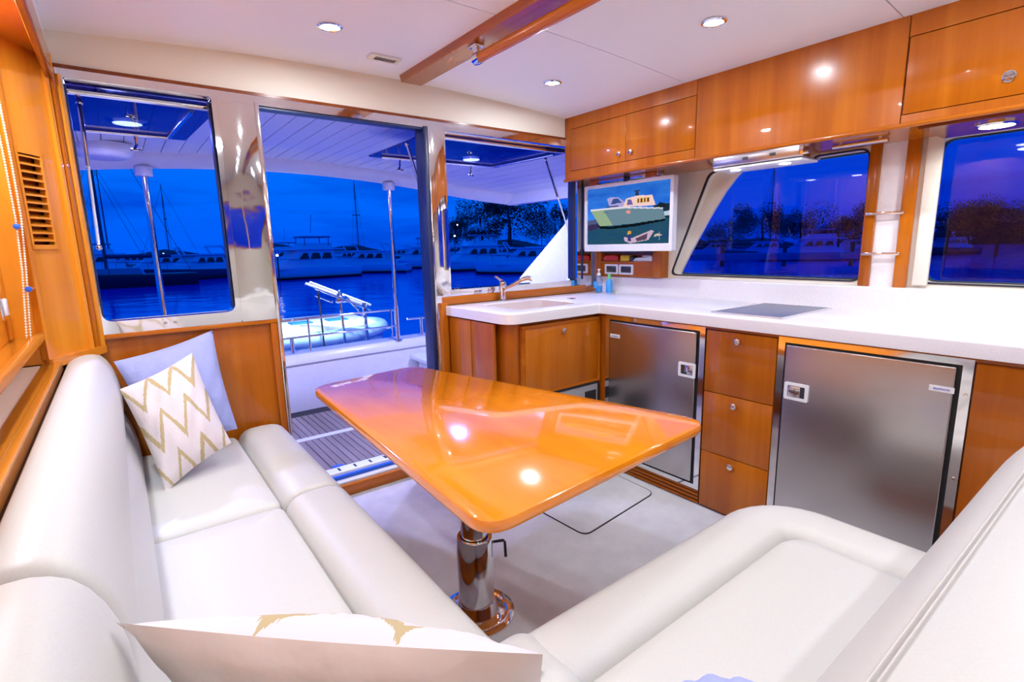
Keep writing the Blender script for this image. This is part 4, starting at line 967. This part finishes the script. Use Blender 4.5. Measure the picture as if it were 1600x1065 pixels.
# hardtop ceiling of fore-and-aft planks
rf = base('ceiling_cockpit', (1.2, 4, 2.1))
w = .118
def ya(X): return 5.12 - .02 * (X - 1.2) ** 2 - (.0 if X < 2.9 else .35 * ((X - 2.9) / .7) ** 2) - (.0 if X > -.5 else .35 * ((-.5 - X) / .7) ** 2)
X = -1.15
while X < 3.55:
    x1 = X + w - .006; y1 = ya((X + x1) / 2) - .17
    MB().loft([[(X, yy, roof_z(X)), (x1, yy, roof_z(x1)), (x1, yy, roof_z(x1) + .02), (X, yy, roof_z(X) + .02)] for yy in (YW + .08, y1)]).build('roof_plank', M['gelcoat'], rf, smooth=False)
    X += w
sec = []
Xs = [-1.2 + 4.8 * i / 40 for i in range(41)]
for X in Xs:
    y = ya(X); z = roof_z(X)
    sec.append([(X, YW + .08, z + .02), (X, YW + .08, z + .06), (X, y, z + .06), (X, y + .02, z + .02), (X, y, z - .085), (X, y - .05, z - .10), (X, y - .15, z - .05), (X, y - .18, z + .004), (X, y - .18, z + .02)])
MB().loft(sec).build('roof_shell', M['gelcoat'], rf)
for xe, s_ in ((3.56, 1), (-1.2, -1)):
    MB().prism([(YW + .08, roof_z(xe) - .10), (ya(xe) - .02, roof_z(xe) - .10), (ya(xe) - .02, roof_z(xe) + .06), (YW + .08, roof_z(xe) + .06)], 'x', xe - .05, xe + .05, .01).build('roof_edge', M['gelcoat'], rf)
# cockpit roof lamps (seen through the hatch glass)
def roof_lamp(x, y, lab, mt='lamp', w=COCKPIT_W):
    z = roof_z(x); t = thing('cockpit_light', (x, y, z), lab, 'ceiling light')
    MB().lathe((x, y, z), [(.105, 0), (.105, -.01), (.085, -.024), (.07, -.024), (.07, 0)]).build('trim_ring', M['chrome'], t)
    MB().lathe((x, y, z), [(.072, -.012), (.06, -.026), (.001, -.032)]).build('lens', M[mt], t)
    ld = bpy.data.lights.new('cockpit_lamp', 'AREA'); ld.shape = 'DISK'; ld.size = .09; ld.energy = w; ld.color = (.40, .42, 1.0)
    lo = bpy.data.objects.new('cockpit_lamp', ld); COL.objects.link(lo); lo.parent = t; lo.location = (0, 0, -.045)
roof_lamp(.152, 3.72, 'lit round lamp under the hardtop seen through the left awning window', 'lamp_warm')
roof_lamp(2.42, 3.70, 'lit round lamp under the hardtop seen through the wide awning window')
rd = thing('dome_fitting', (.06, 4.62, 1.98), 'white round dome fitting under the hardtop beyond the left window', 'dome')
MB().lathe((.03, 4.55, roof_z(.03)), [(.17, 0), (.17, -.05), (.165, -.055), (.165, -.06), (.15, -.08), (.12, -.09), (.001, -.092)]).build('dome_body', M['gelcoat'], rd)
# roof poles
for X_, zb_, lab in ((.262, .33, 'stainless roof pole seen through the left window'), (2.285, .34, 'stainless roof pole seen through the doorway')):
    y = ya(X_) - .07; t = thing('roof_pole', (X_, y, zb_), lab, 'pole')
    MB().tube([(X_, y, zb_), (X_, y, roof_z(X_) - .12)], .024, 14).build('pole_tube', M['chrome'], t)
    MB().lathe((X_, y, zb_), [(.045, 0), (.045, .008), (.026, .014)]).build('foot_flange', M['chrome'], t)
    MB().lathe((X_, y, roof_z(X_) - .16), [(.055, 0), (.06, .004), (.06, .07), (.05, .075)]).build('top_socket', M['gelcoat'], t)
# stern rail
sr = thing('stern_rail', (1.7, 5.12, .34), 'two-bar stainless stern rail on the cockpit coaming', 'rail')
MB().tube([(.4, 5.08, .648), (1.15, 5.10, .655), (1.85, 5.12, .66), (2.285, 5.10, .66)], .013, 10).build('top_bar', M['chrome'], sr)
MB().tube([(.4, 5.08, .486), (2.285, 5.10, .488)], .010, 10).build('mid_bar', M['chrome'], sr)
for x_ in (.6, 1.40, 2.25): MB().tube([(x_, 5.09, .34), (x_, 5.09, .65)], .009, 8).build('post', M['chrome'], sr)
MB().tube([(1.235, 5.09, .34), (1.235, 5.09, .48)], .018, 10).build('post', M['chrome'], sr)
tr_ = thing('side_rail', (2.58, 5.05, .345), 'short T-shaped rail on the coaming right of the roof pole', 'rail')
MB().tube([(2.43, 5.08, .550), (3.3, 5.06, .530)], .014, 10).build('top_bar', M['chrome'], tr_)
for x_ in (2.59, 3.2): MB().tube([(x_, 5.07, .345), (x_, 5.07, .54)], .018, 10).build('post', M['chrome'], tr_)
# davit cradle
dv = thing('boat_davit', (1.95, 5.7, .2), 'pale blue metal lifting cradle standing behind the stern rail', 'davit')
MB().tube([(1.62, 5.70, .965), (2.28, 5.70, .665)], .014, 8).tube([(1.60, 5.78, .95), (2.26, 5.78, .655)], .014, 8).build('top_beam', M['gelcoat'], dv)
MB().tube([(1.66, 5.66, .90), (2.27, 5.66, .61)], .012, 8).build('lower_bar', M['chrome'], dv)
MB().tube([(1.68, 5.74, .82), (1.86, 5.74, .73)], .012, 8).build('brace_bar', M['chrome'], dv)
MB().tube([(1.70, 5.70, .90), (1.72, 5.70, .1)], .010, 8).build('post', M['dark_grey'], dv)
MB().tube([(1.93, 5.70, .80), (1.95, 5.70, .1)], .016, 8).build('post', M['chrome'], dv)
MB().tube([(2.20, 5.70, .70), (2.21, 5.70, .1)], .022, 8).build('post', M['chrome'], dv)
MB().tube([(2.0, 5.70, .78), (2.12, 5.66, .62), (2.18, 5.64, .52)], .012, 8).build('strut', M['chrome'], dv)
MB().box(1.88, 2.0, 5.66, 5.74, .72, .80, .012).lathe((1.93, 5.70, .80), [(.03, 0), (.03, .03), (.01, .07), (.001, .075)], n=12).build('winch', M['chrome'], dv)
# tender (small bright dinghy) brightened by an added spot
te = thing('tender_boat', (1.9, 6.3, -.2), 'bright white and cyan tender boat stowed behind the stern rail', 'boat')
def hullring(z, k): return [(1.75 + .95 * k * math.cos(t) * (1.0), 6.45 + .62 * k * math.sin(t), z) for t in np.linspace(0, 2 * math.pi, 37)[:-1]]
MB().loft([hullring(-.45, .55), hullring(-.2, .85), hullring(.1, .97), hullring(.28, 1.0)]).build('hull', M['tender_skin'], te)
tp = [(1.75 + .93 * math.cos(t), 6.45 + .60 * math.sin(t), .32) for t in np.linspace(0, 2 * math.pi, 37)]
MB().tube(tp, .085, 12, caps=False).build('inflatable_tube', M['tender_skin'], te)
MB().box(.85, 2.32, 6.0, 6.85, .25, .47, .06, 3).build('seat_cushion', M['gel_pale'], te)
MB().box(1.15, 1.3, 5.99, 6.86, .26, .482, .02).build('seat_stripe', M['tender_blue'], te)
MB().box(1.50, 1.74, 6.1, 6.3, .465, .485, .01).build('grab_handle', M['tender_blue'], te)
MB().box(1.92, 2.15, 6.1, 6.3, .465, .485, .01).build('grab_handle', M['tender_blue'], te)
MB().prism([(2.3, .25), (2.72, .30), (2.40, .46), (2.25, .46)], 'y', 6.1, 6.8, .02).build('bow_cover', M['gel_pale'], te)
for i in range(3): MB().tube([(1.1 + i * .35, 5.86, .2), (1.25 + i * .35, 5.84, .36)], .018, 8).build('fender_loop', M['tender_blue'], te)
ld = bpy.data.lights.new('tender_fill', 'SPOT'); ld.spot_size = math.radians(62); ld.spot_blend = .5; ld.shadow_soft_size = .06; ld.energy = 260; ld.color = (.75, .95, 1.0)  # added spot to brighten the tender, no known lamp there
sl = thing('tender_fill_light', (1.7, 5.25, 1.98), 'added fill lamp on the outer edge of the hardtop to brighten the tender', 'light')
MB().lathe((1.7, 5.22, 2.03), [(.05, 0), (.05, .03), (.001, .035)], n=16).build('fill_lamp_housing', M['white_plastic'], sl)
lo = bpy.data.objects.new('tender_fill', ld); COL.objects.link(lo); lo.parent = sl; lo.location = (0, -.03, .0); lo.rotation_euler = Vector((0.05, 1.25, -1.75)).to_track_quat('-Z', 'Y').to_euler()

# water
ZW = -1.0
b = bmesh.new(); bmesh.ops.create_grid(b, x_segments=1, y_segments=1, size=900); bmesh.ops.translate(b, verts=b.verts[:], vec=(0, 0, ZW)); 
MB().add(b).build('floor_water', M['water'], smooth=False, kind='structure')

# ------------------------------------------------------------------ boats
def hull(mb, L, W_, H, bow=.35, z0=-.3, flare=.1):
    """bow towards +X, waterline at 0"""
    secs = []
    for i in range(13):
        t = i / 12; x = -L / 2 + L * t
        k = 1.0 if t < 1 - bow else math.cos((t - (1 - bow)) / bow * math.pi / 2) ** .75
        k = max(k, .02); hh = H * (1 + .35 * t * t); wb = W_ / 2 * k
        xo = x + (L * .05 * t * t)
        secs.append([(x - .0, -wb * .55, z0), (x, -wb * (.9 - flare), 0), (xo, -wb, hh * .85), (xo, -wb * .98, hh), (xo, wb * .98, hh), (xo, wb, hh * .85), (x, wb * (.9 - flare), 0), (x, wb * .55, z0)])
    return mb.loft(secs)
def cabin(mb, x0, x1, w, z0, z1, rake0=.1, rake1=.8, tw=.85):
    return mb.loft([[(x0, -w / 2, z0), (x1, -w / 2, z0), (x1, w / 2, z0), (x0, w / 2, z0)], [(x0 + rake0, -w / 2 * tw, z1), (x1 - rake1, -w / 2 * tw, z1), (x1 - rake1, w / 2 * tw, z1), (x0 + rake0, w / 2 * tw, z1)]])
def loc(t): return Vector((0, 0, 0))
def broot(name, lab, cat='boat', group=None):
    o = thing(name, (0, 0, 0), lab, cat, group); return o
def motor_yacht(lab, L=9.5, fly=True, dark=False, navy=False, light=False):
    t = broot('motor_yacht', lab, 'boat'); W_ = L * .3; H = L * .095
    hull(MB(), L, W_, H).build('hull', M['boat_navy' if navy else 'boat_white'], t)
    z = H
    cabin(MB(), -L * .34, L * .24, W_ * .84, z, z + L * .05, .02, L * .03).build('coachroof', M['boat_white'], t)
    cabin(MB(), -L * .26, L * .20, W_ * .76, z + L * .04, z + L * .15, .05, L * .13).build('cabin', M['boat_white'], t)
    for k in range(3): cabin(MB(), -L * .225 + k * L * .105, -L * .135 + k * L * .105, W_ * .79, z + L * .075, z + L * .125, .08, .25 if k < 2 else L * .05, .92).build('side_window', M['boat_dark'], t)
    cabin(MB(), L * .055, L * .165, W_ * .66, z + L * .065, z + L * .135, -L * .02, L * .085, .9).build('windscreen', M['boat_dark'], t)
    hull(MB(), L * 1.005, W_ * 1.01, .16, z0=-.12).build('waterline_shade_stripe', M['boat_dark'], t)  # dark stripe doubles as the hull's painted shadow at the waterline
    MB().box(-L * .5, L * .5 * .55, -W_ * .49, W_ * .49, z * .86, z * .90).build('rub_rail', M['boat_grey'], t)
    MB().box(-L * .36, L * .15, -W_ * .42, W_ * .42, z + L * .15, z + L * .162, .05).build('cabin_roof', M['boat_white'], t)
    if fly:
        cabin(MB(), -L * .25, L * .05, W_ * .6, z + L * .16, z + L * .21, 0, L * .05).build('flybridge', M['boat_white'], t)
        MB().box(-L * .24, L * .02, -W_ * .32, W_ * .32, z + L * .255, z + L * .27, .06).build('bimini_top', M['boat_grey'], t)
        mb = MB()
        for x_ in (-L * .22, 0): 
            for s_ in (-1, 1): mb.tube([(x_, s_ * W_ * .28, z + L * .19), (x_, s_ * W_ * .28, z + L * .26)], .04, 6)
        mb.build('canopy_frame', M['boat_grey'], t)
        MB().tube([(-L * .1, 0, z + L * .30), (-L * .12, 0, z + L * .46)], .04, 6).build('antenna', M['boat_white'], t)
    else:
        MB().tube([(-L * .3, -W_ * .4, z + L * .12), (-L * .22, -W_ * .4, z + L * .24), (-L * .22, W_ * .4, z + L * .24), (-L * .3, W_ * .4, z + L * .12)], .10, 8).build('radar_arch', M['boat_white'], t)
    mb = MB(); pts = [(-L * .05 + L * .56 * i / 8, -W_ * .46 * (math.cos(max(0, (i / 8 - .3) / .7) * math.pi / 2) ** .75), H * 1.12 + .55 + .02 * i) for i in range(9)]
    mb.tube(pts, .03, 5); mb.tube([(p[0], -p[1], p[2]) for p in pts], .03, 5)
    for p in pts[::2]: mb.tube([(p[0], p[1], p[2]), (p[0], p[1], p[2] - .6)], .025, 5)
    mb.build('bow_rail', M['boat_grey'], t)
    if light: MB().box(-L * .33, -L * .28, -W_ * .3, W_ * .3, z + L * .02, z + L * .05).build('deck_light', M['cabin_light'], t)
    return t
def sail_boat(lab, L=10.0, mast=13.0, dark=True):
    t = broot('sailing_boat', lab, 'boat'); W_ = L * .28; H = L * .09
    hull(MB(), L, W_, H, .5).build('hull', M['boat_dark' if dark else 'boat_white'], t)
    cabin(MB(), -L * .15, L * .2, W_ * .55, H, H + L * .05, .1, .6).build('cabin', M['boat_grey'], t)
    MB().tube([(L * .06, 0, H), (L * .05, 0, H + mast)], [.09, .05], 8).build('mast', M['boat_navy'], t)
    MB().tube([(L * .05, 0, H + 1.3), (-L * .35, 0, H + 1.3)], .14, 8).build('boom', M['boat_navy'], t)
    mb = MB()
    for p in ((-L * .48, 0), (L * .52, 0), (L * .05, W_ * .45), (L * .05, -W_ * .45)): mb.tube([(p[0], p[1], H), (L * .05, 0, H + mast * .97)], .022, 4)
    mb.build('rigging', M['boat_dark'], t)
    MB().box(L * .05 - .03, L * .05 + .03, -W_ * .25, W_ * .25, H + mast * .55, H + mast * .56).build('spreader', M['boat_navy'], t)
    return t
def dirpx(px):
    """ground direction seen in the picture column px at the horizon"""
    d = f + r * ((px - 800) / F_PX) - u * ((395 - .0213 * (px - 178) - 532.5) / F_PX); return Vector((d.x, d.y, 0)).normalized(), d
BERTHS = []
def place(o, px, dist, heading):
    """heading in degrees relative to broadside (0 = bow to the right as seen from the cabin)"""
    g, _ = dirpx(px)
    while any(math.hypot(g.x * dist - q[0], g.y * dist - q[1]) < 8.5 for q in BERTHS): dist += 2.0
    BERTHS.append((g.x * dist, g.y * dist)); o.location = (g.x * dist, g.y * dist, ZW); o.rotation_euler = (0, 0, math.atan2(-g.x, g.y) + math.radians(heading)); o.scale = (1, 1, 1)
myA = motor_yacht('large white flybridge motor yacht seen left in the doorway')
place(myA, 470, 47, 205)
myB = motor_yacht('white cabin cruiser with dark hull shadow right of centre in the doorway', 8.4, False)
place(myB, 572, 44, 160)
sbA = sail_boat('dark-hulled sailing boat moored beyond the left window', 9.5, 13)
place(sbA, 178, 46, 182)
myC = motor_yacht('cruiser with swept hull seen right of the pole in the left window', 8.5, False, navy=True); place(myC, 305, 42, 218)
items = [
 (dup(myB, (0, 0, 0), 'white cruiser with square cabin windows in the middle of the wide window'), 822, 44, 170),
 (dup(myA, (0, 0, 0), 'flybridge yacht behind the tap in the wide window'), 738, 50, 200),
 (dup(myC, (0, 0, 0), 'dark-hulled cruiser at the right side of the wide window'), 880, 52, 176),
 (dup(myA, (0, 0, 0), 'flybridge yacht half hidden by the right door jamb'), 655, 52, 168),
 (dup(myB, (0, 0, 0), 'distant cruiser left of the pole in the left window'), 242, 62, 190),
]
labs = ['far moored cruiser %s' % s for s in ('at the left end of the marina row', 'behind the dark sailing boat', 'behind the swept-hull cruiser', 'just left of the doorway yacht', 'between the two doorway yachts', 'behind the roof pole in the doorway', 'left of the trees in the wide window', 'under the tall tree in the wide window', 'right of the tall tree in the wide window', 'at the right end of the wide window', 'nearest row end in the galley window', 'second in the galley window', 'third in the galley window', 'fourth in the galley window', 'in the rightmost window')]
pxs = [130, 200, 330, 435, 530, 620, 700, 770, 840, 895, 1120, 1190, 1265, 1330, 1480]
for i, (l_, p_) in enumerate(zip(labs, pxs)):
    items.append((dup((myA, myB, myC)[i % 3], (0, 0, 0), l_), p_, 68 + 11 * ((i * 7) % 4), 160 + 17 * (i % 5)))
for o, p_, d_, h_ in items: place(o, p_, d_, h_)
for i, (p_, d_, l_) in enumerate(((165, 60, 'far sailing boat with the left mast of the pair in the left window'), (178, 75, 'far sailing boat with the right mast of the pair in the left window'), (270, 90, 'far sailing boat right of the pole in the left window'), (800, 70, 'sailing boat with twin stays right of the tall tree'), (848, 62, 'sailing boat near the strut in the wide window'), (560, 95, 'tiny far sailing boat in the doorway'), (1200, 80, 'sailing boat seen through the galley window'))):
    place(dup(sbA, (0, 0, 0), l_), p_, d_, 150 + 25 * i)
# pontoons
po = thing('pontoon', (0, 0, ZW), 'long low floating pontoon in front of the dark sailing boat', 'pontoon')
MB().box(-6, 6, -.8, .8, .0, .45, .05).build('pontoon_deck', M['boat_grey'], po)
for x_ in (-4, 0, 4): MB().tube([(x_, .9, -.5), (x_, .9, 1.1)], .14, 8).build('pile', M['boat_dark'], po)
place(po, 165, 38, 2)
place(dup(po, (0, 0, 0), 'floating pontoon among the boats in the wide window'), 760, 46, -4)
place(dup(po, (0, 0, 0), 'floating pontoon in the galley window'), 1230, 40, 6)
# far shore and trees
sh = thing('far_shore', (0, 0, ZW), 'low dark shoreline behind the marina', 'shore')
mb = MB(); sec = []
for i in range(90):
    a = math.radians(-25 + 150 * i / 89); R0 = 190; hgt = 2.5 + 2.2 * math.sin(i * .9) * math.sin(i * .37) + (6.0 if i > 60 else 0) + 1.2 * random.random()
    x_, y_ = math.sin(a), math.cos(a)
    sec.append([(x_ * R0, y_ * R0, ZW - .5), (x_ * R0, y_ * R0, ZW + hgt * .6), (x_ * (R0 + 12), y_ * (R0 + 12), ZW + hgt), (x_ * (R0 + 30), y_ * (R0 + 30), ZW - .5)])
mb.loft(sec).build('shore_bank', M['foliage'], sh)
def tree(px, dist, h, w, lab, seed):
    rn = random.Random(seed); g, _ = dirpx(px); base_ = Vector((g.x * dist, g.y * dist, ZW))
    t = thing('tree', base_, lab, 'tree')
    MB().tube([base_, base_ + Vector((.3, 0, h * .35)), base_ + Vector((0, .2, h * .75))], [h * .03, h * .022, h * .01], 8).build('trunk', M['bark'], t)
    bm = bmesh.new()
    side = Vector((g.y, -g.x, 0))
    cl_ = [(side * rn.uniform(-w, w) * .42 + g * rn.uniform(-w, w) * .3 + Vector((0, 0, h * rn.uniform(.45, .92))), w * rn.uniform(.12, .22)) for _ in range(17)]
    for c, rr in cl_:
        for _ in range(420):
            v = Vector((rn.gauss(0, 1), rn.gauss(0, 1), rn.gauss(0, .6))); v = v.normalized() * rr * rn.random() ** .33
            p = base_ + c + v; s_ = h * .013; a1 = Vector((rn.gauss(0, 1), rn.gauss(0, 1), rn.gauss(0, 1))).normalized(); a2 = a1.orthogonal().normalized()
            bm.faces.new([bm.verts.new(p + q) for q in (a1 * s_, a2 * s_, -a1 * s_, -a2 * s_)])
    mb = MB(); mb.add(bm); mb.build('foliage', M['foliage'], t, smooth=False, kind='stuff')
tree(795, 95, 14.5, 15, 'tall spreading dark tree in the wide window', 3)
tree(752, 105, 11, 11, 'middle-sized dark tree left of the tall tree in the wide window', 5)
tree(712, 120, 9, 10, 'low dark tree near the left edge of the wide window', 8)
tree(868, 125, 10, 16, 'broad low dark tree right of the tall tree', 13)
tree(905, 80, 13, 7, 'dark tree at the right edge of the wide window', 15)
for i, (p_, d_) in enumerate(((1140, 90), (1190, 95), (1250, 85), (1310, 90), (1370, 95), (1480, 85), (1560, 80))):
    tree(p_, d_, 5.5 + 1.2 * ((i * 5) % 3), 9, ('leftmost', 'second', 'third', 'fourth', 'fifth', 'sixth', 'rightmost')[i] + ' dark tree of the row seen through the galley windows', 30 + i)

def dock_lamp(px, dist, h, lab):
    g, _ = dirpx(px); p = Vector((g.x * dist, g.y * dist, ZW)); t = thing('dock_lamp', p, lab, 'lamp post')
    MB().tube([p, p + Vector((0, 0, h))], .05, 6).build('post', M['boat_dark'], t)
    MB().lathe(p + Vector((0, 0, h)), [(.07, 0), (.10, .07), (.06, .15), (.001, .16)], n=12).build('lantern', M['dock_glow'], t)
M['dock_glow'] = emis('dock_glow', (0.85, 0.95, 1.0), 6)
dock_lamp(711, 56, 3.4, 'lit lamp post left of the tap in the wide window')
dock_lamp(716, 72, 5.2, 'taller lit lamp post beside the low tree in the wide window')
dock_lamp(893, 60, 3.0, 'lit lamp post near the strut in the wide window')
dock_lamp(432, 44, 1.9, 'lit lamp post at the left side of the doorway')
dock_lamp(255, 80, 2.2, 'lit lamp post beyond the pole in the left window')
